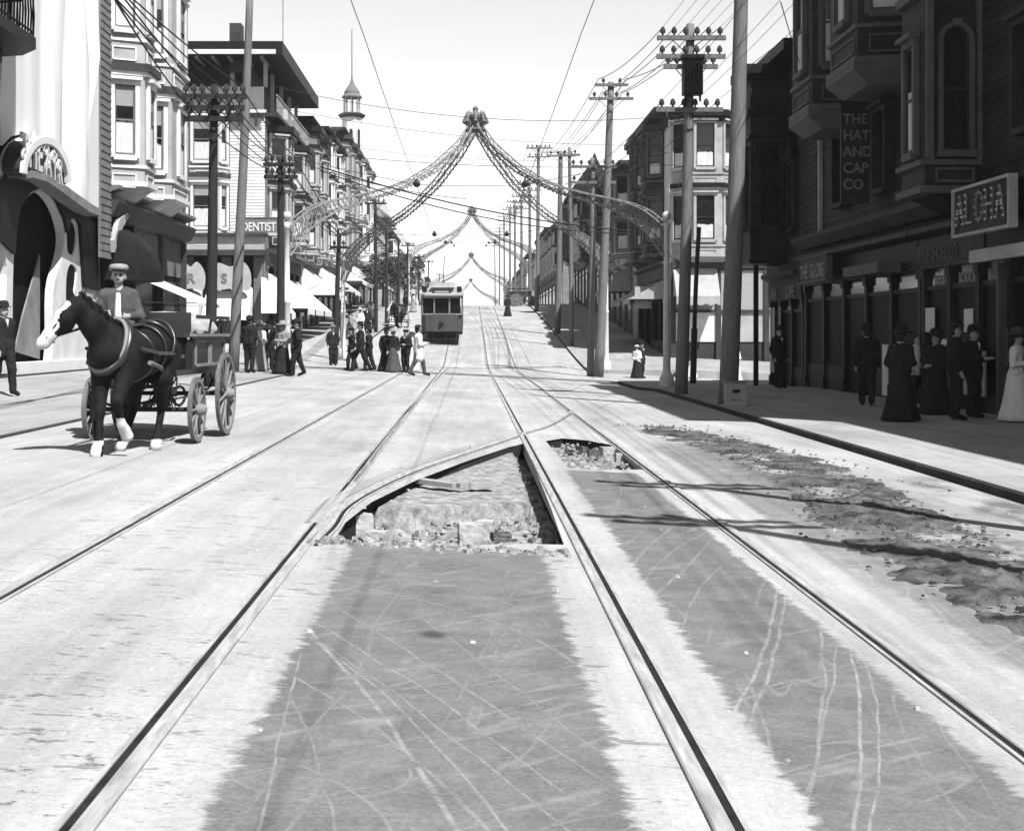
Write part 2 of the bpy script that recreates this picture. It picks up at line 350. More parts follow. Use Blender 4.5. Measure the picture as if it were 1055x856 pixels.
        # oil spot
        dx = mth(nt, 'MULTIPLY', mth(nt, 'ADD', X, .19), 1/.085); dy = mth(nt, 'MULTIPLY', mth(nt, 'SUBTRACT', Y, 7.85), 1/.12)
        dd = mth(nt, 'ADD', mth(nt, 'MULTIPLY', dx, dx), mth(nt, 'MULTIPLY', dy, dy)); v = mixv(v, .035, rng(mth(nt,'ADD',dd,mth(nt,'MULTIPLY',hb,1.0)), .6, 1.6, .9, 0))
    if not full:
        for c_, p_ in ((X,1.3),(Y,1.3)):
            f_ = mth(nt,'ABSOLUTE',mth(nt,'SUBTRACT',mth(nt,'FRACT',mth(nt,'MULTIPLY',c_,1/p_)),.5)); v = mixv(v, mth(nt,'MULTIPLY',v,.5), rng(f_, .488, .496, 0, .8))
        v = mixv(v, mth(nt,'MULTIPLY',v,.45), rng(noi(3.0,det=6), .6, .7, 0, .7))
    nt.links.new(v, b.inputs['Base Color'])
    bp = N(nt, 'ShaderNodeBump'); bp.inputs['Strength'].default_value = .35; bp.inputs['Distance'].default_value = .012
    nt.links.new(mth(nt,'ADD', hb, noi(14, det=5)), bp.inputs['Height']); nt.links.new(bp.outputs[0], b.inputs['Normal'])
    return m
M['road'] = road_mat('dusty_road', .30); M['walk'] = road_mat('sidewalk_cement', .26, False)
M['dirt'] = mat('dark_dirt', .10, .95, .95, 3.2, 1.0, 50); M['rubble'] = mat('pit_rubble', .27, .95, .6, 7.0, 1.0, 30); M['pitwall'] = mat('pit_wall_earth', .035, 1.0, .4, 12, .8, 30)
# ---------------------------------------------------------------- the road with its two open pits
def grid(name, xs, ys, zf, m, kind='structure', skirt=None):
    vs = [(x,y,zf(x,y)) for y in ys for x in xs]; nx = len(xs); ny = len(ys)
    fs = [(j*nx+i, j*nx+i+1, (j+1)*nx+i+1, (j+1)*nx+i) for j in range(ny-1) for i in range(nx-1)]
    me = bpy.data.meshes.new(name)
    if skirt:
        k = len(vs); ring = [i for i in range(nx)]+[j*nx+nx-1 for j in range(1,ny)]+[(ny-1)*nx+i for i in range(nx-2,-1,-1)]+[j*nx for j in range(ny-2,0,-1)]
        vs += [(vs[r][0], vs[r][1], vs[r][2]-skirt) for r in ring]; n = len(ring)
        fs += [(ring[i], k+i, k+(i+1)%n, ring[(i+1)%n]) for i in range(n)]
    me.from_pydata(vs, [], fs); me.materials.append(m); me.polygons.foreach_set('use_smooth', [False]*len(fs)); me.update()
    bm = bmesh.new(); bm.from_mesh(me); bmesh.ops.recalc_face_normals(bm, faces=bm.faces)
    if sum(f.normal.z for f in bm.faces) < 0: bmesh.ops.reverse_faces(bm, faces=bm.faces)
    bm.to_mesh(me); bm.free()
    return link(name, me, None, kind)
def frange(a, b, s):
    n = max(1, int(round((b-a)/s))); return [a+(b-a)*i/n for i in range(n+1)]
pitA = [gp(*p) for p in ((346,553),(356,538),(383,517),(428,495),(478,476),(524,460),(541,456.5),(547,470),(556,494),(568,524),(581,561),(540,560),(480,561),(420,559),(380,561))]
pitB = [gp(*p) for p in ((562,454),(580,451),(605,453),(628,458),(648,468),(666,483.5),(640,484),(610,484),(585,482))]
def inside(p, poly):
    c = False; n = len(poly)
    for i in range(n):
        a, b = poly[i], poly[(i+1)%n]
        if (a[1] > p[1]) != (b[1] > p[1]) and p[0] < (b[0]-a[0])*(p[1]-a[1])/(b[1]-a[1])+a[0]: c = not c
    return c
def cdt_sheet(outer, holes, pts, zf):
    V = []; E = []
    for poly in [outer]+holes:
        k = len(V); V += [Vector((p[0],p[1])) for p in poly]; E += [(k+i, k+(i+1)%len(poly)) for i in range(len(poly))]
    for p in pts:
        if inside(p, outer) and not any(inside(p, h) for h in holes): V.append(Vector((p[0],p[1])))
    r = delaunay_2d_cdt(V, E, [], 0, 1e-4); vo, fo = r[0], r[2]; fs = []
    for f in fo:
        c = sum((vo[i] for i in f), Vector((0,0)))/len(f)
        if inside(c, outer) and not any(inside(c, h) for h in holes): fs.append(tuple(f))
    return [tuple(v) for v in vo], fs
xs = frange(-5.8, 5.6, .38); ys = frange(-4, 50, .6)
outer = [(x,-4) for x in xs]+[(5.6,y) for y in ys[1:]]+[(x,50) for x in xs[::-1][1:]]+[(-5.8,y) for y in ys[::-1][1:-1]]
v2, f2 = cdt_sheet(outer, [pitA, pitB], [(x+.07,y+.05) for x in xs[1:-1] for y in ys[1:-1]], None)
me = bpy.data.meshes.new('road'); me.from_pydata([(x,y,G(x,y)) for x,y in v2], [], f2); me.materials.append(M['road'])
bm = bmesh.new(); bm.from_mesh(me)
for f in bm.faces:
    f.normal_update()
    if f.normal.z < 0: f.normal_flip()
bm.to_mesh(me); bm.free(); link('road', me, None, 'structure')
xs = frange(-60, -12, 6)+frange(-11, 11, .55)+frange(12, 60, 6); ys = frange(50, 160, 1.5)+frange(165, 700, 20)
grid('ground', xs, ys, G, M['road'])
grid('rear_road', frange(-5.8,5.6,3), [-60,-20,-4], G, M['road'])
def fbm(x, y, z, s): return noise.fractal(Vector((x*s, y*s, z)), 1.0, 2.0, 4)
def pit(name, poly, dep, under, seed):
    # floor and walls; the wall under a rail is set back so that the rail overhangs it
    xs = [p[0] for p in poly]; ys = [p[1] for p in poly]; cx = sum(xs)/len(xs); cy = sum(ys)/len(ys)
    big = [(p[0]+(p[0]-cx)*under/max(.3,abs(p[0]-cx)+abs(p[1]-cy)), p[1]+(p[1]-cy)*under*.6/max(.3,abs(p[0]-cx)+abs(p[1]-cy))) for p in poly]
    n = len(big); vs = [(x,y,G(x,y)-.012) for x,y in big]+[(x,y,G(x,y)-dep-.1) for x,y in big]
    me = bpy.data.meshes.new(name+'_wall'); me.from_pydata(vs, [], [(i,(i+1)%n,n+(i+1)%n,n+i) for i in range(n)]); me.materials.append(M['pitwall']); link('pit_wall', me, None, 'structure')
    g = .07; pts = [(min(xs)-.2+g*i+random.uniform(-.02,.02), min(ys)-.2+g*1.3*j+random.uniform(-.02,.02)) for i in range(int((max(xs)-min(xs)+.4)/g)) for j in range(int((max(ys)-min(ys)+.4)/(g*1.3)))]
    v, f = cdt_sheet(big, [], pts, None)
    def z(x, y):
        b = G(x,y)-dep+.10*fbm(x,y,seed,2.2)+.035*fbm(x,y,seed+3,9)
        if name == 'big_pit':
            # a shelf of packed earth fills the far corner
            t = (y-(14.6+.5*math.sin((x+.2)*2.0)))
            if t > 0 : b = max(b, G(x,y)-.10-.02*fbm(x,y,1,6)) if x < .62 else b
        return b
    me = bpy.data.meshes.new(name); me.from_pydata([(x,y,z(x,y)) for x,y in v], [], f); me.materials.append(M['rubble'])
    for p in me.polygons: pass
    bm = bmesh.new(); bm.from_mesh(me)
    for q in bm.faces:
        q.normal_update()
        if q.normal.z < 0: q.normal_flip()
    bm.to_mesh(me); bm.free(); link('pit_floor', me, None, 'structure')
pit('big_pit', pitA, .30, .16, 3.0); pit('small_pit', pitB, .17, .08, 8.0)
# sidewalks and kerbs
def lwalk(y0, y1, nm='left_sidewalk', X0=-5.8): grid(nm, [-30,-16,-12]+[-10.9,-10,-9.3,-9.0,-8,-7,X0-.03,], frange(y0,y1,1.5), WL, M['walk'], skirt=.5)
lwalk(-20, 50); lwalk(71, 160)
grid('far_left_sidewalk', [-30,-11,-8,-5.98], [160,260,400,600], WL, M['walk'], skirt=.5)
grid('right_sidewalk', [5.63,6.6,8,10,12,30], frange(-20,57,1.5), WR, M['walk'], skirt=.5)
grid('right_sidewalk', [5.63,6.6,8,10.4,12,16,30], frange(71,160,1.5), lambda x,y: WR(x,y)-.05*max(0,x-10)*FD(y), M['walk'], skirt=.5)
grid('far_right_sidewalk', [5.78,8,11,30], [160,260,400,600], WR, M['walk'], skirt=.5)
def kerb(x, y0, y1, zf, s):
    mb = MB()
    ys = frange(y0,y1,2.0)
    for a, b in zip(ys[:-1], ys[1:]):
        b2 = b-.012; vs = []
        for y in (a,b2):
            zt = zf(x+s*.18,y)-.006; vs += [(x,y,zt-.45),(x+s*.18,y,zt-.45),(x+s*.18,y,zt),(x+s*.02,y,zt-.004),(x,y,zt-.02)]
        mb.add(vs, [(0,1,2,3,4),(5,6,7,8,9),(0,1,6,5),(1,2,7,6),(2,3,8,7),(3,4,9,8),(4,0,5,9)])
    mb.build('kerb', M['kerb'], None, kind='structure')
kerb(-5.8,-20,50,WL,-1); kerb(5.6,-20,57,WR,1); kerb(-5.8,71,200,WL,-1); kerb(5.6,71,200,WR,1)
# ---------------------------------------------------------------- rails
def ribbon(pts, prof, lift=0.0):
    """sweep a closed (x,z) profile along ground points"""
    mb = MB(); n = len(pts); k = len(prof); vs = []
    for i, p in enumerate(pts):
        a = Vector(pts[max(i-1,0)][:2]); b = Vector(pts[min(i+1,n-1)][:2]); d = (b-a).normalized(); r = Vector((d.y,-d.x))
        for (x,z) in prof:
            q = Vector(p[:2])+r*x; vs.append((q.x,q.y,G(q.x,q.y)+z+lift))
    fs = [(i*k+j, i*k+(j+1)%k, (i+1)*k+(j+1)%k, (i+1)*k+j) for i in range(n-1) for j in range(k)]+[tuple(range(k)), tuple(range((n-1)*k,n*k))]
    return mb.add(vs, fs)
def rail(pts, side, label, y, depth=.16):
    root = thing('tram_rail', (pts[0][0], pts[0][1], G(*pts[0][:2])), label, 'rail', 'tram rails in the road')
    hd = ribbon(pts, [(-.03,-depth),(.03,-depth),(.035,.012),(.028,.018),(-.028,.018),(-.035,.012)]); hd.build('rail_head', M['steel'], root)
    s = side
    ribbon(pts, sorted([(s*.036,.006),(s*.068,.006),(s*.068,-.03),(s*.036,-.03)], key=lambda q:0)).build('groove', M['groove'], root)
    ribbon(pts, [(s*.069,-.05),(s*.09,-.05),(s*.09,.011),(s*.069,.011)]).build('guard_lip', M['steel'], root)
    return root
ysr = frange(-3, 66, 1.0)+frange(67, 160, 2.5)
for x, s, lb in ((-2.61,1,'outermost rail on the side of the horse wagon'),(-1.18,-1,'rail passing left of the big triangular pit'),(.825,1,'rail forming the right edge of the big triangular pit'),(2.26,-1,'rail nearest the strip of churned dark dirt')):
    rail([(x,y) for y in ysr], s, lb, 0)
def bez(pts, n=8):
    out = []; m = len(pts)
    for i in range(m-1):
        p0 = pts[max(i-1,0)]; p1 = pts[i]; p2 = pts[i+1]; p3 = pts[min(i+2,m-1)]
        for j in range(n):
            t = j/n; out.append(tuple(.5*((2*p1[c])+(-p0[c]+p2[c])*t+(2*p0[c]-5*p1[c]+4*p2[c]-p3[c])*t*t+(-p0[c]+3*p1[c]-3*p2[c]+p3[c])*t**3) for c in range(len(p1))))
    out.append(tuple(pts[-1])); return out
cr = [gp(*p) for p in ((318,562),(338,543),(352,524),(381,506),(425,486),(474,469),(522,453),(541,446),(566,438),(590,424))]
rail(bez(cr), 1, 'curved crossover rail arching over the far edge of the big pit', 0, .10)
# a light timber packing strip that follows the crossover rail
ribbon(bez([(x-.12,y+.18) for x,y in cr[1:7]]), [(-.09,-.03),(.05,-.03),(.05,.009),(-.09,.009)]).build('rail_packing', M['walk'])
tag(bpy.context.scene.collection.objects['rail_packing'], 'pale packing strip along the outside of the curved crossover rail', 'packing strip')
rail(bez([gp(*p) for p in ((366,498),(392,462),(419,428),(447,396),(462,380))]), -1, 'thin second rail peeling away from the rail left of the pit', 0)
for y, lb in ((58.0,'nearer of the two rails crossing the street at the junction'),(59.45,'farther of the two rails crossing the street at the junction')):
    rt = thing('tram_rail', (0,y,0), lb, 'rail', 'tram rails in the road'); mb = MB()
    xs = frange(-24,24,1.0); vs = []
    for x in xs:
        for dy, dz in ((0,.0),(.07,.0),(.07,.021),(0,.021)): vs.append((x,y+dy,G(x,y)+dz))
    mb.add(vs, [(i*4+j, i*4+(j+1)%4, (i+1)*4+(j+1)%4, (i+1)*4+j) for i in range(len(xs)-1) for j in range(4)]).build('rail_head', M['iron'], rt)
# pit contents
def rock(name, c, sx, sy, sz, m, label, cat, group=None, blocky=True, rz=0):
    bm = bmesh.new(); bmesh.ops.create_cube(bm, size=1); bmesh.ops.subdivide_edges(bm, edges=bm.edges, cuts=4, use_grid_fill=True)
    s = random.random()*50
    for v in bm.verts:
        p = v.co.copy()
        if not blocky: p = p.lerp(p.normalized()*.6, .7)
        q = p*(1+.10*noise.noise(p*2.2+Vector((s,0,0)))+.05*noise.noise(p*7+Vector((s,0,0))))
        v.co = Vector((q.x*sx, q.y*sy, q.z*sz))
    bmesh.ops.transform(bm, matrix=Matrix.Rotation(rz,4,'Z'), verts=bm.verts)
    me = bpy.data.meshes.new(name); bm.to_mesh(me); bm.free(); me.materials.append(m)
    o = bpy.data.objects.new(name, me); col.objects.link(o); o.location = c; return tag(o, label, cat, group)
def onpit(px, py, dz): x, y = gp(px, py, dz); return (x, y, G(x,y)+dz)
for px, py, sx, sy, sz, rz, lb, mm in ((484,549,.20,.20,.17,.1,'pale squared stone in the middle of the big pit, left one of the touching pair','stone'),(500,548,.15,.2,.20,-.1,'pale upright stone in the middle of the big pit, right one of the touching pair','stone'),
    (366,541,.28,.22,.20,.3,'large rounded stone in the left corner of the big pit under the curved rail','stone'),(388,553,.18,.16,.10,0,'flat pale stone on the near lip of the pit beside the large rounded stone','stone'),
    (340,552,.12,.2,.10,.5,'small stone wedged under the curved rail at the pit corner','stone'),(516,553,.16,.15,.07,.2,'dark flat stone right of the upright pale stone in the pit','dirt')):
    rock('paving_stone', onpit(px,py,-.16), sx, sy, sz, M[mm], lb, 'stone', 'loose stones in the pits', True, rz)
for px, py, s, lb in ((588,462,.14,'leftmost dark stone at the rim of the small pit'),(600,464,.15,'second dark stone along the rim of the small pit'),(612,468,.17,'squared stone in the middle of the small pit'),(626,466,.2,'pale block at the back of the small pit'),(640,472,.17,'pale block beside the right rail in the small pit')):
    rock('paving_stone', onpit(px,py,-.07), s, s*.8, s*.8, M['stone' if 'pale' in lb else 'dirt'], lb, 'stone', 'loose stones in the pits', True, random.random())
mb = MB()
for (px0,py0,px1,py1) in ((431,495,470,500),(470,500,507,499)):
    a = Vector(onpit(px0,py0,-.03)); b = Vector(onpit(px1,py1,-.03)); mb.bar(a,b,.14,.05)
tie = mb.build('timber_plank', M['walk']); tag(tie, 'pale bowed plank bridging the middle of the big pit', 'plank')
def scatter(name, n, fn, m, label, cat, smin, smax):
    mb = MB()
    for i in range(n):
        x, y, z = fn(); s = random.uniform(smin, smax)*random.uniform(.6,1)
        vs = [Vector((random.uniform(.6,1)*a*s, random.uniform(.6,1)*b*s, random.uniform(.5,1)*c*s*.8)) for a,b,c in ((-1,-1,-.3),(1,-1,-.3),(1,1,-.3),(-1,1,-.3),(-.6,-.6,1),(.6,-.5,1),(.5,.6,1),(-.6,.6,1))]
        q = Matrix.Rotation(random.random()*6,3,'Z'); vs = [q@v+Vector((x,y,z)) for v in vs]
        mb.add(vs, [(0,3,2,1),(4,5,6,7),(0,1,5,4),(1,2,6,5),(2,3,7,6),(3,0,4,7)])
    o = mb.build(name, m, None, kind='stuff'); tag(o, label, cat)
def inpit(poly, d):
    def f():
        while True:
            x = random.uniform(min(p[0] for p in poly), max(p[0] for p in poly)); y = random.uniform(min(p[1] for p in poly), max(p[1] for p in poly))
            if inside((x,y), poly): return x, y, G(x,y)-d+.1*fbm(x,y,3.0,2.2)
    return f
scatter('rubble', 620, inpit(pitA,.28), M['rubble'], 'broken rubble strewn over the floor of the big pit', 'rubble', .012, .06)
scatter('rubble', 60, inpit(pitA,.27), M['dirt'], 'dark clods of earth on the floor of the big pit', 'rubble', .02, .07)
scatter('rubble', 260, inpit(pitB,.12), M['rubble'], 'broken rubble in the small pit by the right rail', 'rubble', .01, .06)
def lip():
    x = random.uniform(pitA[0][0]-.1, pitA[10][0]); return x, 11.0+random.gauss(.05,.09), G(x,11)
scatter('rubble', 240, lip, M['rubble'], 'crumbled pale edging along the near lip of the big pit', 'rubble', .008, .05)
# churned dirt along the right side of the road
xs = frange(2.75,5.35,.055); ys = frange(5.0,30,.11)
def dz(x, y):
    c = 3.95+.35*math.sin(y*.35+1)-.012*(y-12); e = math.exp(-((x-c)/.55)**2)*(1-sm(24,30,y))*sm(5,7,y)
    q = sm(-.6,.12,fbm(x,y,15,.9)); h = e*(.012+q*(.02+.05*max(0,fbm(x,y,5,2.6))+.05*abs(fbm(x,y,9,9.0))))
    return G(x,y)+h-.012-.02*max(0,.35-e)-.016*(1-q)+.006*fbm(x,y,2,14)
o = grid('dirt_ridge', xs, ys, dz, M['dirt'], 'stuff'); tag(o, 'ridge of churned dark dirt along the road beside the right kerb', 'dirt')
def cl(): 
    y = random.uniform(6,28); x = 3.95+.35*math.sin(y*.35+1)-.012*(y-12)+random.gauss(0,.34); return x, y, G(x,y)+.02
scatter('clods', 1500, cl, M['dirt'], 'loose clods scattered over the churned dirt ridge', 'dirt', .004, .032)
scatter('pebbles', 260, lambda: (lambda x,y:(x,y,G(x,y)))(random.uniform(-5.5,5.4), random.uniform(4,40)), M['stone'], 'small stones and straw scattered over the dusty road', 'stones', .008, .025)
PI_ = math.pi
# ---------------------------------------------------------------- architecture helpers
def frame_box(mb, fr, u0, u1, z0, z1, t, n0, n1):
    mb.box(u0-t,u0,n0,n1,z0-t*.6,z1+t,fr); mb.box(u1,u1+t,n0,n1,z0-t*.6,z1+t,fr); mb.box(u0,u1,n0,n1,z1,z1+t,fr); mb.box(u0-t*.3,u1+t*.3,n0,n1+.03,z0-t*1.1,z0-.002,fr)
def window(par, fr, u, z, w, h, trim='white', sash='dark', cur=0, t=.14, dep=.12, head=True, arch=False, blind=0):
    """window centred at u, sill at z: frame > pane, curtain"""
    a, b = u-w/2, u+w/2; mb = MB()
    if arch:
        seg = 12; z1 = z+h-w/2
        ar = lambda r: [(u+r*math.cos(math.pi*i/seg), z1+r*math.sin(math.pi*i/seg)) for i in range(seg+1)]
        i_, o_ = ar(w/2), ar(w/2+t)
        for k in range(seg): mb.extn([i_[k],o_[k],o_[k+1],i_[k+1]], 0, dep, fr)
        mb.box(a-t,a,0,dep,z-t,z1,fr); mb.box(b,b+t,0,dep,z-t,z1,fr); mb.box(a-t*1.3,b+t*1.3,0,dep+.05,z-t*1.4,z-t*.0-.002,fr)
        mb.box(u-.09,u+.09,dep+.01,dep+.07,z+h+t*.1,z+h+t*1.5,fr)
    else:
        frame_box(mb, fr, a, b, z, z+h, t, 0, dep)
        if head: mb.box(a-t*1.4,b+t*1.4,0,dep+.12,z+h+t+.002,z+h+t+.10,fr)
    mb.mi = 1; s = .05
    top = z+h if not arch else z+h-w*.28
    mb.box(a,a+s,.015,.06,z,top,fr); mb.box(b-s,b,.015,.06,z,top,fr); mb.box(a+s,b-s,.015,.06,z,z+s*1.4,fr); mb.box(a+s,b-s,.015,.07,z+h*.49,z+h*.49+s,fr)
    if not arch: mb.box(a+s,b-s,.015,.06,z+h-s,z+h,fr)
    f = mb.build('window', [M[trim], M[sash]], par)
    mb = MB()
    if arch: mb.extn([(a,z),(b,z)]+[(u+w/2*math.cos(math.pi*i/12), z+h-w/2+w/2*math.sin(math.pi*i/12)) for i in range(13)], .005, .02, fr)
    else: mb.box(a,b,.005,.02,z,z+h,fr)
    mb.build('pane', M['glass'], f)
    if cur:
        mb = MB(); n = 10; vs = []
        for i in range(n+1):
            x = a+s+(b-a-2*s)*i/n; vs += [(x, .024+.004*(i%2))]
        for i in range(n): mb.add([fr(vs[i][0],vs[i][1],z+s*1.4), fr(vs[i+1][0],vs[i+1][1],z+s*1.4), fr(vs[i+1][0],vs[i+1][1],z+h*cur-.06*random.random()), fr(vs[i][0],vs[i][1],z+h*cur-.06*random.random())], [(0,1,2,3)])
        mb.build('curtain', M['curtain'], f)
    if blind: MB().box(a+s,b-s,.022,.03,z+h*(1-blind),z+h-s,fr).build('blind', M['blind'], f)
    return f
def siding(par, fr, u0, u1, z0, z1, m, pitch=.15, n=0.0, name='siding'):
    pr = [(n-.06,z0)]; k = int(round((z1-z0)/pitch)); p = (z1-z0)/k
    for i in range(k): pr += [(n+.032,z0+i*p),(n+.008,z0+(i+1)*p-.001)]
    pr += [(n-.06,z1)]
    return MB().ext(pr, u0, u1, fr).build(name, m, par)
def bay_poly(u0, u1, d, s, e=0.0): return [(u0-e*.6,-.3),(u0-e*.6,0.0),(u0+s-e*.45,d+e),(u1-s+e*.45,d+e),(u1+e*.6,0.0),(u1+e*.6,-.3)]
def bay(par, fr, u0, u1, d, s, z0, z1, wall, trim, corn, floors, ww, wh, opts={}, side_w=None, corbel=.6, cap=True, front_n=1):
    """polygonal bay with windows on every facet. floors: sill heights"""
    body = MB().prism(bay_poly(u0,u1,d,s), z0, z1, fr)
    if corbel: body.prism(bay_poly(u0+.25,u1-.25,d*.25,s*.4), z0-corbel, z0, fr, top=bay_poly(u0,u1,d,s,-.01))
    bo = body.build('bay', M[wall], par)
    for z in floors:
        zs = z-.28
        MB().prism(bay_poly(u0,u1,d,s,.07), zs-.10, zs, fr).build('bay_moulding', M[trim], par)
        MB().prism(bay_poly(u0,u1,d,s,.10), z+wh+.30, z+wh+.429, fr).build('bay_moulding', M[trim], par)
    MB().prism(bay_poly(u0,u1,d,s,.10), z0-.02, z0+.12, fr).build('bay_moulding', M[trim], par)
    if corn:
        for z in floors: MB().prism(bay_poly(u0,u1,d,s,.20), z+wh+.43, z+wh+.66, fr).build('bay_cornice', M[corn], par)
        if cap: MB().prism(bay_poly(u0,u1,d,s,.34), z1-.05, z1+.28, fr).build('bay_cornice', M[corn], par); MB().prism(bay_poly(u0,u1,d,s,.2), z1-.3, z1-.051, fr).build('bay_cornice', M[corn], par)
    P_ = bay_poly(u0,u1,d,s)
    c = ((u0+u1)/2, -d)
    for i in (1,2,3):
        f, ln = facet(fr, P_[i], P_[i+1], c)
        for z in floors:
            if i == 2:
                for k in range(front_n):
                    window(par, f, ln*(k+.5)/front_n, z, min(ww, ln/front_n-.42), wh, trim, **opts)
            else:
                wv = (side_w or ww); wv = min(wv, ln-.36)
                if wv > .25: window(par, f, ln/2, z, wv, wh, trim, **opts)
            # sunk panel below the window
            q = MB(); zz = z-.42
            if ln > .9: frame_box(q, f, .3, ln-.3, zz-.5, zz-.16, .045, 0, .035); q.build('panel_moulding', M[trim], par)
def cornice(par, fr, u0, u1, z, m, proj=.8, h=.5, br=True, mb2=None):
    mb = MB(); mb.ext([(-.3,z-h),(.12,z-h),(.18,z-h*.55),(proj*.8,z-h*.35),(proj,z-.1),(proj,z),(-.3,z)], u0, u1, fr)
    if br:
        n = max(2, int((u1-u0)/.9))
        for i in range(n):
            u = u0+(i+.5)*(u1-u0)/n; mb.ext([(.0,z-h-.45),(.12,z-h-.45),(.2,z-h-.15),(proj*.7,z-h*.36),(.0,z-h*.36)], u-.06, u+.06, fr)
    return mb.build('cornice', M[m], par)
def awning(par, fr, u0, u1, z, d, drop, m='canvas', val=.28, sides=True):
    mb = MB(); n = max(4, int((u1-u0)/.25)); e = .012
    def row(off):
        out = []
        for i in range(n+1):
            u = u0+(u1-u0)*i/n; sag = .05*math.sin(math.pi*i/n)+.012*math.sin(i*1.7)
            out.append([(u,off,z+off),(u,d*.5+off,z-drop*.5-sag+off),(u,d+off,z-drop+off),(u,d+off*1.0,z-drop-val*(.8+.2*abs(math.sin(i*1.57)))+off)])
        return out
    r = row(0)
    for i in range(n):
        for j in range(3): mb.add([fr(*r[i][j]), fr(*r[i+1][j]), fr(*r[i+1][j+1]), fr(*r[i][j+1])], [(0,1,2,3)])
    for i in ((0,n) if sides else ()): mb.add([fr(*r[i][0]), fr(*r[i][1]), fr(*r[i][2]), fr(r[i][0][0],.0,z-drop)], [(0,1,2,3)])
    a = mb.build('awning', M[m], par)
    mb = MB()
    for u in (u0+.03,u1-.03): mb.path([fr(u,.02,z-drop),fr(u,d-.02,z-drop-.02)], .018, 5)
    mb.path([fr(u0,d-.02,z-drop-.02),fr(u1,d-.02,z-drop-.02)], .018, 5)
    mb.build('awning_frame', M['iron'], a)
    return a
def shopfront(par, fr, u0, u1, z0, z1, frame='drab', nb=3, lower='dark', fascia='drab', door=True, glass='glass', bright=0):
    """pilasters, stall risers, display panes and a fascia"""
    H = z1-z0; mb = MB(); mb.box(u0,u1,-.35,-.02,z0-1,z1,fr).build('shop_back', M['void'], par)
    mb = MB(); st = (u1-u0)/nb
    for i in range(nb+1): u = u0+i*st; mb.box(u-.11,u+.11,-.02,.10,z0-.6,z1-.7,fr); mb.box(u-.15,u+.15,-.02,.14,z1-.9,z1-.7,fr); mb.box(u-.15,u+.15,-.02,.14,z0-.6,z0+.3,fr)
    mb.box(u0,u1,-.015,.05,z0+H*.68,z0+H*.68+.1,fr)
    mb.build('shop_frame', M[frame], par)
    mb = MB(); mb.box(u0-.1,u1+.1,-.02,.16,z1-.7,z1-.02,fr); mb.ext([(.0,z1-.02),(.2,z1-.02),(.42,z1+.08),(.42,z1+.2),(0,z1+.2)], u0-.1, u1+.1, fr); mb.build('fascia', M[fascia], par)
    for i in range(nb):
        a = u0+i*st+.11; b = a+st-.22; isdoor = door and i == nb//2
        zb = z0-.3
        if not isdoor: MB().box(a,b,-.018,.04,zb,z0+.65,fr).build('stall_riser', M[lower], par)
        g = MB().box(a,b,-.018,.0,z0+.65 if not isdoor else z0-.3,z0+H*.68,fr).build('display_pane' if not isdoor else 'door', M[glass], par)
        MB().box(a,b,-.018,.0,z0+H*.68+.1,z1-.7,fr).build('transom_pane', M['glass'], par)
        if bright and not isdoor:
            q = MB()
            for k in range(bright):
                w_ = random.uniform(.25,.5); x = random.uniform(a+.1,max(a+.11,b-w_-.1)); zz = z0+.75+random.random()*.6; q.box(x,x+w_,.002,.012,zz,zz+random.uniform(.4,.9),fr)
            q.build('display_card', M['brightp'], g)
def body(par, fr, u0, u1, dep, z0, z1, m, name='wall'): return MB().box(u0,u1,-dep,-.005,z0,z1,fr).build(name, M[m], par)
def rowhouse(fr, u0, u1, z0, H, floors, lab, cat='building', wall='cream', trim='white', corn='dark', bays=2, dep=12, shop='drab', aw=None, group=None, bd=.95, ctop=.9, sash='dark', cur=.5, side=None, wh=1.9, lite=False):
    o = fr((u0+u1)/2,0,z0); t = thing('row_building', o, lab, cat, group)
    zs = z0+4.3; z1 = z0+H; fh = (z1-zs-.6)/floors
    body(t, fr, u0, u1, dep, z0-1.5, z1, wall)
    if side is not None:   # wall facing the camera gets boards
        pass
    shopfront(t, fr, u0+.15, u1-.15, z0, zs-.2, frame=shop, nb=3 if u1-u0 > 8 else 2, fascia=shop)
    st = (u1-u0)/bays; fl = [zs+.9+i*fh for i in range(floors)]
    for b in range(bays):
        c = u0+(b+.5)*st; hw = st*.30
        if lite: bay(t, fr, c-hw, c+hw, bd, .6, zs+.35, z1-.3, wall, trim, corn, fl, 1.0, wh, dict(cur=cur, sash=sash, dep=.1), corbel=.4)
        else: bay(t, fr, c-hw, c+hw, bd, .65, zs+.35, z1-.3, wall, trim, corn, fl, 1.0, wh, dict(cur=cur, sash=sash))
    cornice(t, fr, u0, u1, z1+.45, corn, ctop, .6)
    MB().box(u0,u1,-dep,0,z1-.01,z1+.2,fr).build('roof', M['roof'], t)
    if aw:
        for (a,b,z,d,dr,mm) in aw: awning(t, fr, a, b, z0+z, d, dr, mm)
    return t
def holed(fr, outer, holes, n0, n1, step=None, fn=None):
    """slab in the (u,z) plane with openings, optional displacement fn(u,z)->n of the front"""
    pts = []
    if step:
        us = [p[0] for p in outer]; zs = [p[1] for p in outer]
        pts = [(u+step*.01,z+step*.013) for u in frange(min(us),max(us),step) for z in frange(min(zs),max(zs),step*1.3)]
    v, f = cdt_sheet(outer, holes, pts, None); mb = MB(); k = len(v)
    mb.add([fr(u, n1+(fn(u,z) if fn else 0), z) for u,z in v]+[fr(u,n0,z) for u,z in v], f+[tuple(i+k for i in q[::-1]) for q in f])
    for poly in [outer]+holes:
        n = len(poly); mb.add([fr(u, n1+(fn(u,z) if fn else 0), z) for u,z in poly]+[fr(u,n0,z) for u,z in poly], [(i,(i+1)%n,n+(i+1)%n,n+i) for i in range(n)])
    return mb
def lp(px, py, X=-10.9): Y = X*F/(px-CX); return (Y, CAMZ+(CY-py)*Y/F)     # pixel -> (u,z) on a street wall
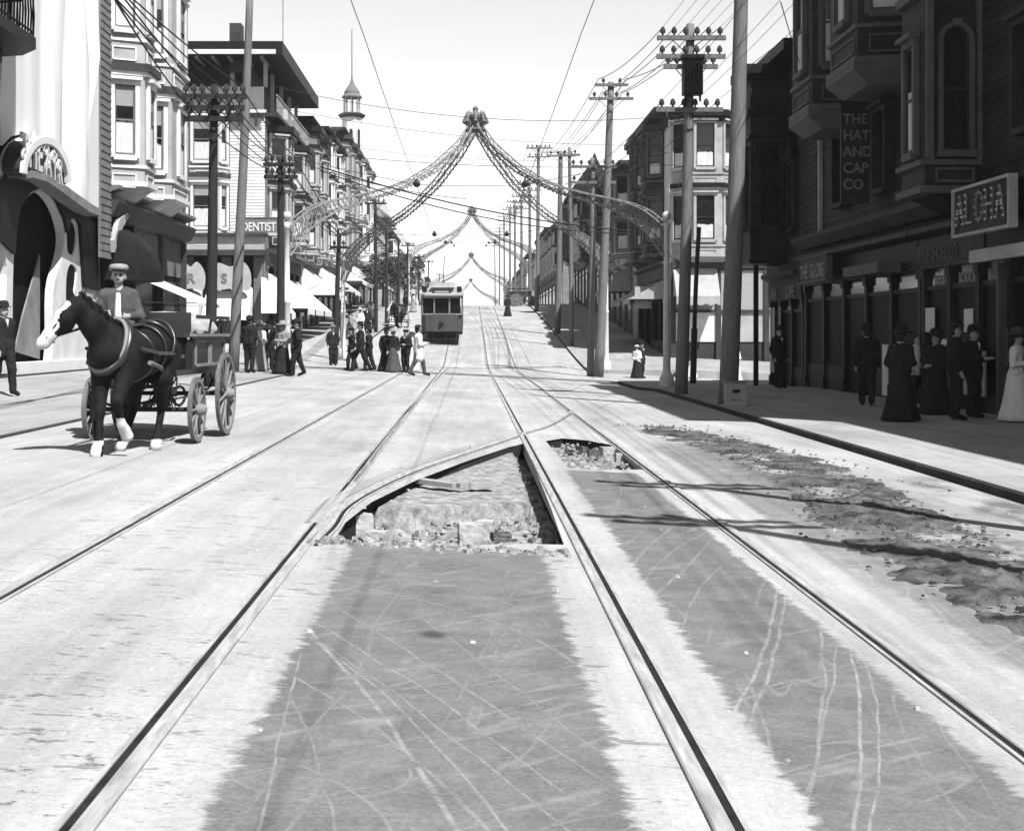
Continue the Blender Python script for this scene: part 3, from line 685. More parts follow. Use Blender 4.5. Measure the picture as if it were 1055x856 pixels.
def smooth_poly(pts, n=5):
    m = len(pts); out = []
    for i in range(m):
        p0,p1,p2,p3 = pts[i-1],pts[i],pts[(i+1)%m],pts[(i+2)%m]
        for j in range(n):
            t = j/n; out.append(tuple(.5*((2*p1[c])+(-p0[c]+p2[c])*t+(2*p0[c]-5*p1[c]+4*p2[c]-p3[c])*t*t+(-p0[c]+3*p1[c]-3*p2[c]+p3[c])*t**3) for c in (0,1)))
    return out
# ================================================================ LEFT 1: the plaster-fronted hall
hall = thing('theatre_hall', (-10.9,37,.6), 'white plaster hall front with a draped curtain, round sign niche and tall keyhole doorway', 'theatre')
fr = LF
body(hall, Fr((-11.7,0,0),(0,1),(1,0)), 20, 44.2, 9, -1, 17, 'void', 'interior')
key = smooth_poly([lp(*p) for p in ((14,378),(13,330),(14,270),(18,225),(28,204),(40,197),(52,205),(61,222),(66,245),(63,268),(55,300),(53,372),(34,378))], 4)
cap1 = smooth_poly([lp(*p) for p in ((69,236),(72,228),(77,231),(79,240),(78,254),(75,263),(70,260),(69,250))], 3)
cap2 = smooth_poly([lp(*p) for p in ((69,282),(72,273),(76,273),(79,280),(77,300),(73,312),(69,330),(68,300))], 3)
key0 = smooth_poly([lp(*p) for p in ((-60,376),(-60,262),(-20,250),(0,256),(6,268),(7,292),(4,330),(2,376))], 3)
out1 = [lp(-120,389), lp(99,382), lp(97,215), lp(60,186), lp(-10,170), lp(-120,140)]
holed(LF, out1, [key,cap1,cap2,key0], -.22, .0, .6).build('plaster_front', M['white'], hall)
MB().box(20,44.2,-.55,-.42,-.5,5.4,LF).build('inner_wall', M['void'], hall)
holed(Fr((-11.2,0,0),(0,1),(1,0)), [lp(*p) for p in ((28,362),(53,370),(53,262),(47,285),(36,325))], [], -.04, 0).build('side_panel', M['mid'], hall)
a, b = lp(10,0)[0], lp(99,0)[0]
MB().box(a,b,-.5,.12,.2,ZA(372,39),LF).build('plinth', M['plaster'], hall)
MB().ext([(0,-.5),(.16,-.5),(.16,.62),(0,.62)], 28, 44.2, LF).build('base_course', M['dark'], hall)
# swept band above the keyhole arch, blackened to carry the shade under the moulding
band = [lp(*p) for p in ((-60,205),(-30,196),(10,182),(24,180),(40,184),(60,196),(80,214),(97,226),(99,300),(84,296),(82,262),(80,232),(76,225),(70,226),(67,240),(64,226),(56,208),(48,197),(40,193),(28,198),(18,213),(13,240),(12,262),(6,256),(0,250),(-20,246),(-60,250))]
holed(LF, band, [], .005, .10, .7).build('swept_shade_band', M['black'], hall)
for cp_ in (cap1,cap2): holed(LF, cp_, [], -.2, -.05).build('opening_shade_fill', M['void'], hall)  # black panels put the shade inside the capsule openings into colour
rim = [lp(*p,X=-10.55) for p in ((18,178),(26,176),(40,179),(55,188),(72,200),(88,211),(97,216),(97,223),(86,219),(70,208),(54,196),(40,187),(26,183),(18,184))]
holed(LF, rim, [], .10, .55, .5).build('lower_moulding', M['mid'], hall)
# draped plaster curtain
drp = [lp(*p,X=-10.5) for p in ((-80,-60),(98,-60),(98,60),(96,150),(97,200),(94,215),(89,214),(82,206),(72,197),(67,190),(64,168),(57,151),(46,142),(36,138),(25,141),(18,150),(14,110),(16,60),(-30,60),(-80,60))]
def folds(u, z):
    k = (u-34)/(44-34); ph = (u-38.5)*(1.0+.045*(z-5)); s = sm(36,41,u)
    return .05+.23*s+s*(.20*math.sin(ph*3.1+.5*math.sin(z*.35))+.09*math.sin(ph*7.3+z*.15))+.05*math.sin(z*.5+u)+.35*sm(42.6,43.8,u)*(1-.6*sm(5,9,z))
o = holed(LF, drp, [], -.1, .0, .28, folds).build('plaster_drape', M['plaster'], hall)
for p in o.data.polygons: p.use_smooth = abs(p.normal.x) > .2
arcm = []
for i in range(15):
    t = math.pi*(1.0-i/14.0*1.0); px = 43+25*math.cos(t); py = 178-42*math.sin(t)+ (10*(i/14.0)); arcm.append((px,py))
hood = [lp(px,py,-10.45) for px,py in arcm]+[lp(43+(px-43)*.86, 178+(py-178)*.86+2,-10.45) for px,py in arcm[::-1]]
holed(LF, hood, [], .0, .60, None).build('niche_hood', M['plaster'], hall)
sg = smooth_poly([lp(*p,X=-10.4) for p in ((21,180),(20,165),(26,150),(37,144),(49,147),(60,157),(67,172),(69,188),(62,190),(45,184),(30,180))], 4)
sgn = holed(LF, sg, [], .1, .5, None).build('niche_sign', M['signb'], hall)
for s_, px, py, sz in (('T',25,173,1.15),('H',32,172,1.2),('E',41,176,1.1),('A',49,181,1.0),('T',56,185,.95),('R',62,190,.85)):
    u, z = lp(px,py,-10.37); text('sign_letter', s_, LF, u-.25, .53, z, sz, M['letw'], sgn, .06, .8)
for px, py, r in ((30,154,.22),(38,151,.26),(46,154,.22),(54,163,.2),(24,160,.16),(60,172,.18)):
    u, z = lp(px,py,-10.37); mb = MB(); mb.path([LF(u+r*math.cos(t*.5)*(1-t*.05), .54, z+r*math.sin(t*.5)*(1-t*.05)) for t in range(14)], .05, 5); mb.build('scrollwork', M['letw'], sgn)
# dark iron balcony and pelmet high on the hall
bal = MB(); a0, a1 = 30.0, 33.4
bal.prism([(26,0),(26,1.5),(32.6,1.5),(33.3,1.0),(33.6,0)], 7.75, 8.0, LF); bal.prism([(26,0),(26,.8),(32.5,.8),(33.2,0)], 7.45, 7.75, LF)
bal.build('balcony', M['black'], hall)
rl = MB()
for i in range(34):
    u = 26+i*.2; rl.path([LF(u,1.44,8.0),LF(u+.06,1.44,8.5),LF(u-.05,1.44,8.95)], .022, 4)
for z in (8.12,8.95,9.05): rl.path([LF(26,1.44,z),LF(32.6,1.44,z),LF(33.2,1.0,z),LF(33.5,.05,z)], .03, 5)
for i in range(7): rl.path([LF(32.6+.1*i,1.44-.2*i,8.0),LF(32.6+.1*i,1.44-.2*i,8.95)], .022, 4)
rl.build('balcony_railing', M['black'], hall)
up = MB(); up.prism([(24,0),(24,1.9),(33.0,1.9),(33.9,1.3),(34.4,0)], 9.35, 9.9, LF, top=[(24,0),(24,1.4),(33.4,1.4),(34.6,.9),(35.4,0)])
up.prism([(24,0),(24,1.4),(33.4,1.4),(34.6,.9),(35.4,0)], 9.9, 14, LF); up.build('dark_canopy', M['black'], hall)
pel = MB(); pel.box(26,32.2,0,.75,6.55,6.85,LF)
for i in range(20): u = 26.2+i*.31; pel.lathe([(.01,0),(.10,.08),(.13,.2),(.03,.34)], LF(u,.7,6.28), 6)
pel.build('palmette_ledge', M['black'], hall)
for u in (29.6,31.2,32.4): MB().path([LF(u,.35,6.6),LF(u+.2,.5,5.8),LF(u+.35,.35,5.0),LF(u+.5,.3,4.4)], [.12,.09,.12,.07], 8).build('scroll_column', M['plaster'], hall)
MB().box(41.2,43.15,-.1,.26,5.2,17,LF).build('plaster_pier', M['plaster'], hall)
siding(hall, LF, 43.15, 44.4, 3.8, 17, M['drab'], .22, .3, 'shingle_strip')
# ================================================================ LEFT 2: white building with two bay stacks
lb2 = thing('corner_building', (-10.9,50,.5), 'white building with two stacks of bay windows beside the plaster hall', 'building')
body(lb2, LF, 44.4, 56.8, 12, -1, 18, 'white')
MB().box(44.35,56.9,.0,.02,-1,5.4,LF).build('shop_back', M['void'], lb2)
for (a,b,cu) in ((44.75,47.35,.5),(48.9,52.9,.42)):
    bay(lb2, LF, a, b, 1.1, .6, 6.05, 17.5, 'cream', 'white', 'dark', [6.95,10.75,14.5], .72 if a < 45 else .95, 2.1, dict(cur=cu, sash='drab', blind=.3), side_w=.62, corbel=.55)
cornice(lb2, LF, 44.4, 56.9, 6.0, 'drab', .55, .4, False)
mb = MB(); mb.ext([(0,5.0),(.35,5.1),(.55,5.5),(.55,5.58),(0,5.58)], 44.4, 56.9, LF); mb.build('shop_cornice', M['dark'], lb2)
mb = MB()
for i in range(46): u = 48.0+i*.19; mb.box(u,u+.1,.02,.06,3.7,5.0,LF)
mb.build('ribbed_panel', M['drab'], lb2)
for u in (46.0,48.0,52.5,56.6): MB().box(u-.16,u+.16,.02,.22,.2,5.0,LF).build('pilaster', M['dark'], lb2)
for a,b in ((46.3,47.8),(48.3,52.3),(52.8,56.4)):
    MB().box(a,b,.02,.03,1.2,3.5,LF).build('display_pane', M['glass'], lb2)
# dark quarter-dome canopy over its door
qd = MB(); n = 8; ring = []
for i in range(n+1):
    t = math.pi*.5*i/n; ring.append([LF(45.9+1.5*math.cos(q*math.pi/8), .05+1.5*math.sin(q*math.pi/8)*math.cos(t)+.0, 3.2+1.6*math.sin(t)) for q in range(9)])
for i in range(n):
    for q in range(8): qd.add([ring[i][q],ring[i][q+1],ring[i+1][q+1],ring[i+1][q]], [(0,1,2,3)])
awning(lb2, LF, 47.6, 52.2, 3.55, 2.25, .95, 'canvas', .12, False)
qd.add([q_ for q_ in ring[0]], [tuple(range(9))]); qd.build('dome_canopy', M['black'], lb2)
MB().path([p_+Vector((.01,-.01,.01)) for p_ in [ring[q_][1] for q_ in range(9)]], .07, 6).build('canopy_edge', M['cream'], lb2)
fan = MB().extn([(44.3,4.0),(44.25,4.35),(44.9,5.0),(45.9,5.3),(46.2,5.2),(45.4,4.85),(44.7,4.3)], .3, .45, LF).build('curved_crest', M['cream'], lb2)
MB().box(42.6,43.3,.0,.05,1.9,2.9,LF).build('notice_panel', M['cream'], hall)
cornice(lb2, LF, 44.4, 56.9, 18.4, 'dark', 1.0, .6)
# side wall on the cross street is hidden; posts at the corner shop
for (s1,u,z,sz) in (('HOT',-14.45,2.95,.55),('SUIT',-14.75,2.25,.62)): pass
# ================================================================ LEFT 3: dentist building on the far corner
Y3 = 80.0; D = CF(Y3)
den = thing('corner_building', (-14,Y3,.9), 'clapboard corner building with deep flat roof overhang and DENTIST lettering', 'building')
MB().box(-30,-10.9,Y3+.02,96,-1,13.3).build('wall', M['mid'], den)
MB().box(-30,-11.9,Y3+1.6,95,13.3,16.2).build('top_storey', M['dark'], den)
siding(den, D, -12.75, -10.9, 6.9, 13.2, M['white'], .17)
siding(den, D, -30, -15.4, 6.9, 13.2, M['white'], .17)
siding(den, D, -30, -10.95, 13.45, 14.75, M['white'], .17)
# deep loggia posts, roof slab
for x in (-10.98,-12.75,-15.2,-17.6): MB().box(x,x+.2,Y3+.05,Y3+.25,14.75,16.1).build('loggia_post', M['cream'], den)
for y in (84,88,92,95.6): MB().box(-11.15,-10.95,y,y+.2,13.4,16.1).build('loggia_post', M['cream'], den)
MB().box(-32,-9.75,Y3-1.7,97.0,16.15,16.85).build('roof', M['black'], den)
MB().box(-32,-10.1,Y3-1.72,Y3-1.705,16.18,16.42).build('eave_board', M['white'], den)
for i in range(10): x = -18.6+i*.85; MB().box(x,x+.14,Y3-1.5,Y3+1.2,16.0,16.14).build('eave_bracket', M['mid'], den)
MB().box(XA(237,80),XA(249,80),Y3-.2,Y3+.8,15.5,18.1).build('chimney', M['dark'], den)
# cornices
cornice(den, D, -30, -10.9, 13.45, 'drab', .5, .35, True)
MB().box(-30,-10.75,Y3-.55,Y3-.5,13.3,13.46).build('eave_board', M['white'], den)
bay(den, D, -15.3, -12.8, .85, .55, 6.95, 13.0, 'cream', 'white', 'dark', [7.25,10.75], 1.05, 2.2, dict(cur=.45, sash='drab', blind=.25), side_w=.42, corbel=.3, cap=False)
mb = MB(); mb.box(-30,-10.85,Y3-.9,Y3-.02,6.05,6.75); mb.build('shop_fascia', M['cream'], den)
MB().box(-30,-10.7,Y3-1.15,Y3-.02,6.76,6.92).build('fascia_cap', M['dark'], den)
MB().box(-30,-10.8,Y3-1.0,Y3-.02,5.75,6.04).build('fascia_base', M['dark'], den)
MB().box(-30,-10.95,Y3-.04,Y3+.015,-1,5.75).build('shop_back', M['void'], den)
for x in (-11.2,-12.9,-14.9,-17,-19): MB().box(x-.25,x+.25,Y3-.3,Y3-.045,.4,5.7).build('pilaster', M['drab'], den)
# rounded signboards and awning
for i,(x0,x1) in enumerate(((-17.0,-15.5),(-15.3,-14.0),(-13.5,-11.6))):
    pl = smooth_poly([(x0,3.95),(x0-.05,4.9),(x0+.3,5.35),((x0+x1)/2,5.15),(x1-.3,5.4),(x1+.1,4.8),(x1,3.9),((x0+x1)/2,4.0)], 4)
    o = MB().extn(pl, 1.0, 1.06, D).build('round_signboard', M['canvasd'], den)
    text('sign_letter', ('8','R','S')[i], D, x0+.45, 1.085, 4.3, .7, M['drab'], o, .02)
awning(den, D, -13.95, -11.5, 4.15, 1.9, 1.6, 'canvas', .25); awning(den, D, -16.2, -14.2, 4.15, 1.9, 1.6, 'canvas', .25)
sbx = MB().box(-16.9,-15.0,Y3-1.5,Y3-1.42,3.55,4.15).build('signboard', M['signw'], den)
text('sign_letter', 'SHOP', D, -16.8, 1.53, 3.62, .5, M['letd'], sbx, .02)
sbx = MB().box(-16.15,-13.9,Y3-1.9,Y3-1.82,1.55,2.25).build('signboard', M['signw'], den); text('sign_letter', 'SUIT', D, -16.0, 1.93, 1.62, .78, M['letd'], sbx, .02, .95)
sbx = MB().box(-16.05,-14.9,Y3-1.9,Y3-1.82,2.3,3.0).build('signboard', M['signw'], den); text('sign_letter', 'HOT', D, -16.0, 1.93, 2.38, .6, M['letd'], sbx, .02, .9)
lt = MB().box(-12.4,-10.1,Y3-.75,Y3-.70,6.95,7.02); lt.box(-12.4,-10.1,Y3-.75,Y3-.70,7.72,7.76)
for x in (-12.4,-11.2,-10.12): lt.box(x,x+.03,Y3-.75,Y3-.0,6.98,7.0)
lt.box(-12.1,-10.1,Y3-.715,Y3-.70,6.98,7.78); ds = lt.build('sign_rail', M['drab'], den); text('sign_letter', 'DENTIST', D, -12.02, .73, 7.06, .62, M['letw'], ds, .05, .74)
# street side of the dentist building
for (a,b) in ((81.2,85.2),(89.5,93.5)):
    bay(den, LF, a, b, 1.0, .7, 6.95, 12.6, 'mid', 'cream', 'black', [7.4,10.3], 1.0, 1.9, dict(cur=.5, sash='drab'), corbel=.4)
mb = MB()
for i in range(40): y = 80.2+i*.4; mb.box(-10.3,-10.27,y,y+.03,13.4,14.3)
mb.box(-10.32,-10.24,80.1,96,14.3,14.36); mb.build('balcony_railing', M['cream'], den)
MB().box(-10.9,-10.2,80.1,96,13.2,13.4).build('balcony', M['dark'], den)
shopfront(den, LF, 80.6, 95.8, 1.4, 6.0, frame='drab', nb=5, fascia='dark')
for a,b in ((80.9,84.6),(85.2,89.6),(90.4,95.0)): awning(den, LF, a, b, 4.9, 2.2, 1.9, 'canvas', .35)
awning(den, LF, 78.6, 80.4, 4.6, .0+1.6, 1.9, 'canvas', .35)
MB().path([LF(83,.6,16.8),LF(83.0,.6,20.6)], .04, 6).build('roof_pole', M['cream'], den)
# ================================================================ LEFT row up the hill
def row(fr, lst):
    for d in lst: rowhouse(fr, **d)
rowhouse(LF, 96.3, 107, L(101)+.3, 13.0, 2, 'light two-bay building with striped shop awnings, directly beyond the dentist building', wall='mid', trim='cream', corn='black', aw=[(96.8,101.0,3.9,2.3,1.9,'canvas'),(101.6,106.4,3.8,2.2,1.7,'canvas')])
rowhouse(LF, 107, 121, L(113)+.2, 13.2, 3, 'narrow-windowed light building with a dark projecting cornice, third from the left street corner', wall='cream', corn='black', bays=2, aw=[(108,113,3.8,2.2,1.6,'canvas'),(114,120,3.7,2.2,1.6,'canvas')], wh=1.7)
rowhouse(LF, 121, 137, L(129)+.1, 14.2, 3, 'pale building with a heavy cornice just before the white onion-topped tower', wall='mid', trim='cream', corn='dark', bays=3, wh=1.7, aw=[(122,128,3.7,2.2,1.4,'canvas'),(129,136,3.7,2.2,1.4,'canvasd')], lite=True)
tw = thing('tower_building', (-10.9,146,4.3), 'tall white corner building with a round cupola and flagpole on the left of the hill', 'building')
zb = L(146)+.1; body(tw, LF, 137, 155, 12, zb-2, zb+13.5, 'white'); cornice(tw, LF, 137, 155, zb+14.0, 'drab', .9, .6)
for a in (138.5,148.5): bay(tw, LF, a, a+4.6, 1.1, .7, zb+4.4, zb+13.0, 'white', 'white', 'drab', [zb+5.3,zb+8.3,zb+10.9], 1.1, 1.7, dict(cur=.4), corbel=.4)
oct_ = [( -11.4+1.0*math.cos(i*math.pi/4+.39), 145.5+1.0*math.sin(i*math.pi/4+.39)) for i in range(8)]
MB().prism(oct_, zb+13.5, zb+18.2).build('tower', M['white'], tw)
for i in range(8):
    a = i*math.pi/4; f = Fr((-11.4+.94*math.cos(a),145.5+.94*math.sin(a),0), (-math.sin(a),math.cos(a)), (math.cos(a),math.sin(a)))
    window(tw, f, 0, zb+14.8, .34, 2.0, 'white', arch=True, dep=.08, t=.08)
MB().lathe([(1.15,0),(1.35,.25),(1.0,.45),(.9,.46)], (-11.4,145.5,zb+18.0), 16).build('tower_cornice', M['dark'], tw)
for i in range(8):
    a = i*math.pi/4; MB().path([(-11.4+0.75*math.cos(a),145.5+0.75*math.sin(a),zb+18.4),(-11.4+0.75*math.cos(a),145.5+0.75*math.sin(a),zb+20)], .07, 6).build('cupola_post', M['cream'], tw)
MB().lathe([(.95,0),(1.0,.12),(.75,.4),(.75,.6),(.5,1.0),(.22,1.4),(.1,1.8),(.06,2.2),(.04,6.6),(.02,6.7)], (-11.4,145.5,zb+19.9), 16).build('cupola', M['drab'], tw)
shopfront(tw, LF, 137.4, 154.6, zb, zb+4.0, nb=4)
for a,b in ((138,143),(144,149),(150,154.5)): awning(tw, LF, a, b, zb+3.5, 2.3, 1.3, 'canvas')
def gable(fr, u0, u1, z0, zE, zR, dep, lab, wall='cream', cat='house'):
    t = thing('gabled_house', fr((u0+u1)/2,0,z0), lab, cat)
    body(t, fr, u0, u1, dep, z0-2, zE, wall)
    mb = MB(); c = (u0+u1)/2
    mb.extn([(u0-.5,zE-.1),(c,zR),(u1+.5,zE-.1),(u1+.5,zE+.12),(c,zR+.28),(u0-.5,zE+.12)], .5, -dep-.4, fr); mb.build('roof', M['drab'], t)
    MB().extn([(u0,zE-.01),(u1,zE-.01),(c,zR-.05)], -.01, -dep, fr).build('gable_wall', M[wall], t)
    return t, c
# house with hipped roof showing its side wall over the road
zb = L(180)+.1
hs = thing('hip_roof_house', (-10.9,186,zb), 'tall pale house with a wide dark hipped roof beyond the white tower', 'house')
MB().box(-17.5,-10.4,178,192,zb-2,zb+10.8).build('wall', M['cream'], hs)
e = [(-18.4,177.1),(-9.5,177.1),(-9.5,192.9),(-18.4,192.9)]; MB().prism(e, zb+10.8, zb+11.0).prism(e, zb+11.0, zb+13.4, top=[(-15.5,180.5),(-12.4,180.5),(-12.4,189.5),(-15.5,189.5)]).build('roof', M['drab'], hs)
for x in (-15.8,-13.6,-11.6):
    for z in (zb+4.8,zb+8.0): window(hs, CF(178), x, z, .9, 1.8, 'white', head=False, dep=.08)
for y in (180,184,188): 
    for z in (zb+4.8,zb+8.0): window(hs, Fr((-10.4,0,0),(0,1),(1,0)), y, z, 1.0, 1.8, 'white', dep=.08)
rowhouse(LF, 160, 176, L(165)+.1, 9.5, 2, 'low dark-fronted building in the gap between the white tower and the hipped house', wall='drab', trim='cream', bays=3, wh=1.6, lite=True, aw=[(161,168,3.5,2,1.2,'canvas'),(169,175,3.5,2,1.2,'canvas')])
Lz = 4.25
for i,(a,b,h,wl,lb) in enumerate(((196,212,10.5,'cream','pale three-bay building just past the hipped house on the left'),(212,226,9,'drab','low grey building on the left, second past the hipped house'),(252,275,10.5,'cream','hazy pale building on the far left block past the second arch'),(275,300,9,'mid','hazy grey building farther along the far left block'),(300,330,12.5,'cream','tall hazy pale block on the left near the third arch'),(366,410,11,'mid','faintest grey building at the far end of the left side'))):
    rowhouse(LF, a, b, Lz, h, 2, lb, wall=wl, bays=3, wh=1.6, lite=True, cur=0, dep=10)
# ================================================================ RIGHT: dark building with bays nearest the camera
rb = thing('bay_fronted_building', (10.4,34,0), 'dark clapboard building with overhanging bays and shops, nearest on the right side', 'building')
RX = Fr((10.4,0,0),(0,1),(-1,0))
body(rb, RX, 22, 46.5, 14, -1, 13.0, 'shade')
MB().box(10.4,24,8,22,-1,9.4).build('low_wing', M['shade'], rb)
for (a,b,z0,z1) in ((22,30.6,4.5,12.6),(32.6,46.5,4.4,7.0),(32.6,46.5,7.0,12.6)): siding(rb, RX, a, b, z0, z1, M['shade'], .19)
# big rectangular bay with the round-headed window facing down the street
for z0,z1 in ((4.55,12.4),): 
    MB().prism([(30.6,-.2),(30.6,1.15),(32.2,1.15),(32.6,.4),(32.6,-.2)], z0, z1, RX).build('bay', M['shade'], rb)
bc = CF(30.6)
siding(rb, bc, 9.27, 10.42, 4.6, 5.12, M['shade'], .14, .02)
for za,zb_ in ((5.02,5.13),(4.45,4.6),(8.5,8.7)): MB().prism([(30.48,-.2),(30.48,1.27),(32.28,1.27),(32.72,.5),(32.72,-.2)], za, zb_, RX).build('bay_moulding', M['shadet'], rb)
mb = MB(); frame_box(mb, bc, 9.5, 10.2, 4.72, 4.92, .05, .03, .08); mb.build('panel_moulding', M['shadet'], rb)
window(rb, bc, 9.87, 5.32, .54, 2.5, 'shadet', 'shade', arch=True, t=.10, dep=.12, blind=0)
for x in (9.33,10.36): MB().box(x-.07,x+.07,30.46,30.6,5.135,8.49).build('corner_post', M['shadet'], rb)
bf = Fr(RX(0,1.15,0), (0,1), (-1,0)); window(rb, bf, 31.4, 5.35, .62, 2.2, 'shadet', cur=.6)
MB().prism([(31.0,-.2),(31.0,.1),(32.0,.1),(32.2,.05),(32.2,-.2)], 4.0, 4.55, RX, top=[(30.6,-.2),(30.6,1.15),(32.2,1.15),(32.6,.4),(32.6,-.2)]).build('bay_corbel', M['black'], rb)
# upper bays
for (a,b,zz) in ((35.0,38.3,7.8),(39.7,42.7,7.4)):
    bay(rb, RX, a, b, 1.3, .3, zz, 12.6, 'shade', 'shadet', 'black', [zz+1.35], .95, 2.2, dict(cur=.55, sash='shadet'), side_w=.75, corbel=.0, cap=False)
    MB().prism(bay_poly(a,b,1.3,.3,.10), zz+.13, zz+.3, RX).build('bay_moulding', M['shadet'], rb); mb = MB(); mb.prism(bay_poly(a,b,1.3,.3,-.3), zz-.35, zz-.02, RX, top=bay_poly(a,b,1.3,.3,.08)); mb.build('bay_corbel', M['shadet'], rb)
for (u,z,w_) in ((27.6,5.4,.9),(37.3,5.2,1.0),(41.5,5.2,1.0)): window(rb, RX, u, z, w_, 1.9, 'shade', 'black', cur=.75, dep=.3, t=.12)
MB().box(44.2,44.36,.03,.14,4.6,7.3,RX).build('downpipe', M['cream'], rb)
vs = MB().box(38.7,38.82,.12,.85,4.95,7.55,RX).build('blade_sign', M['signb'], rb)
for i,s_ in enumerate(('THE','HAT','AND','CAP','CO')): text('sign_letter', s_, CF(38.7), 9.6, .02, 7.0-i*.42, .36, M['letg'], vs, .02, .95)
cornice(rb, RX, 22, 46.5, 13.4, 'black', .9, .6)
mb = MB(); mb.ext([(0,4.15),(.25,4.15),(.5,4.4),(.5,4.52),(0,4.52)], 8, 46.5, RX); mb.build('shop_cornice', M['shade'], rb)
shopfront(rb, RX, 26.9, 34.2, .05, 3.75, frame='shade', nb=4, lower='black', fascia='black', door=True, bright=1, glass='shopglass')
shopfront(rb, RX, 34.5, 46.2, .05, 3.75, frame='black', nb=5, lower='black', fascia='black', glass='shopglass')
shopfront(rb, RX, 9, 26.6, .05, 3.75, frame='shade', nb=5, lower='black', fascia='black', glass='shopglass')
sgn = MB().box(34.3,29.9-.0,.165,.19,3.15,3.6,RX).build('fascia_sign', M['signb'], rb); text('sign_letter', 'FINE SHOES CO', RX, 34.1, .21, 3.2, .42, mat('dim_letter', .10, .7), sgn, .01, .9)
text('sign_letter', 'SHOES', RX, 33.6, .03, 2.66, .33, M['letg'], sgn, .01, .9); text('sign_letter', 'BOOTS', RX, 31.9, .03, 2.66, .33, M['letg'], sgn, .01, .9); text('sign_letter', 'FAIR', RX, 30.1, .03, 2.66, .33, M['letg'], sgn, .01, .9)
# lit-looking posters and blinds seen inside the shop
for (px0,py0,px1,py1) in ((953,317,966,342),(997,318,1006,342),(912,355,918,407)):
    u0,z0 = lp(px0,py1,10.4); u1,z1 = lp(px1,py0,10.4); MB().box(min(u0,u1),max(u0,u1),.06,.08,z0,z1,RX).build('shop_card', M['brightp'], rb)
MB().box(29.7,31.1,.2,.24,.35,1.25,RX).build('show_panel', M['cream'], rb)
# electric sign with its bulbs, pale head board below it
es = tag(MB().box(27.0,30.1,.60,.70,3.55,4.42,RX).build('electric_sign', M['shade']), 'dark framed electric sign reading ALOHA above the shop at the right edge', 'sign')
mb = MB()
for (a,b,c,d) in ((26.95,30.15,3.5,3.56),(26.95,30.15,4.41,4.47),(26.95,27.02,3.56,4.41),(30.08,30.15,3.56,4.41)): mb.box(a,b,.58,.75,c,d,RX)
mb.build('sign_frame', M['cream'], es)
STK = {'A':[((0,0),(.2,.5),(.4,0)),((.09,.2),(.31,.2))],'L':[((0,.5),(0,0),(.3,0))],'O':[tuple((.2+.2*math.cos(t*PI_/6),.25+.25*math.sin(t*PI_/6)) for t in range(13))],'H':[((0,0),(0,.5)),((.36,0),(.36,.5)),((0,.25),(.36,.25))]}
for k,ch_ in enumerate('ALOHA'):
    mb = MB(); mb2_ = MB()
    for st_ in STK[ch_]:
        for (a,b),(c,d) in zip(st_[:-1],st_[1:]):
            y0_ = 29.9-.56*k; mb.bar(RX(y0_-a,.71,3.74+b*1.1), RX(y0_-c,.71,3.74+d*1.1), .05, .02)
            n_ = max(1,int(math.hypot(a-c,b-d)/.12))
            for q_ in range(n_+1): mb2_.ball(RX(y0_-(a+(c-a)*q_/n_),.74,3.74+(b+(d-b)*q_/n_)*1.1), .028, 5)
    lo_ = mb.build('sign_letter', M['mid'], es)
    mb2_.build('letter_bulbs', M['bulb'], lo_)
tg = MB().box(30.0,30.1,.0,.6,3.9,4.0,RX).build('sign_bracket', M['iron'], es)
MB().box(26.0,29.6,.45,.58,2.98,3.22,RX).build('shop_head_board', M['cream'], rb)
MB().box(28.85,28.98,.1,.26,.0,2.95,RX).build('door_post', M['shadet'], rb)
ls = tag(MB().box(41.2,44.6,.5,.62,3.12,3.75,Fr((10.4,0,0),(0,1),(-1,0))).build('grid_sign', M['signb']), 'small electric sign with two panels of crowded lettering under the overhanging bays', 'sign')
text('sign_letter', 'THE', RX, 44.5, .63, 3.2, .55, M['letg'], ls, .02, 1.0); text('sign_letter', 'GLOBE', RX, 43.2, .63, 3.2, .55, M['letg'], ls, .02, 1.0)
mb = MB()
for (a,b,c,d) in ((41.15,44.65,3.06,3.115),(41.15,44.65,3.755,3.8),(41.15,41.2,3.1,3.8),(44.6,44.65,3.1,3.8)): mb.box(a,b,.48,.66,c,d,RX)
mb.build('sign_frame', M['shadet'], ls)
MB().box(35.6,38.9,.2,.75,3.05,3.3,RX).build('awning_box', M['shadet'], rb)
# ---------------------------------------------------------------- right corner building (low, with corner bay)
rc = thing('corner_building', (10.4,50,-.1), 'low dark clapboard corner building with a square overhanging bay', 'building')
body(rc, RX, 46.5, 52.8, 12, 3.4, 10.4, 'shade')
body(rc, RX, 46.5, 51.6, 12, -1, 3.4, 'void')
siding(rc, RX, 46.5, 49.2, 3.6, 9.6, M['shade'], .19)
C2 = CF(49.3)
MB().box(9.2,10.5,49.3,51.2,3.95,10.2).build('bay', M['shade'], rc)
siding(rc, C2, 9.2, 10.45, 3.95, 5.0, M['shade'], .17, .0); siding(rc, C2, 9.2, 10.45, 8.1, 9.6, M['shade'], .17, .0)
window(rc, C2, 9.82, 5.15, .62, 2.55, 'shade', 'black', t=.16, dep=.13, cur=0)
for z,e,h in ((3.9,.06,.14),(5.0,.05,.1),(8.0,.08,.12),(8.75,.12,.2),(9.9,.16,.2),(10.102,.28,.3)):
    MB().box(9.2-e,10.5+e*.1,49.3-e,51.2+e,z,z+h).build('moulding', M['black'], rc)
fr_ = Fr((9.2,0,0),(0,1),(-1,0)); window(rc, fr_, 50.3, 5.15, .8, 2.4, 'shade')
window(rc, RX, 48.0, 5.0, .7, 2.0, 'shade', 'black', dep=.2); MB().extn([(47.4,7.2),(48.6,7.2),(48.0,8.0)], 0, .25, RX).build('window_pediment', M['black'], rc)
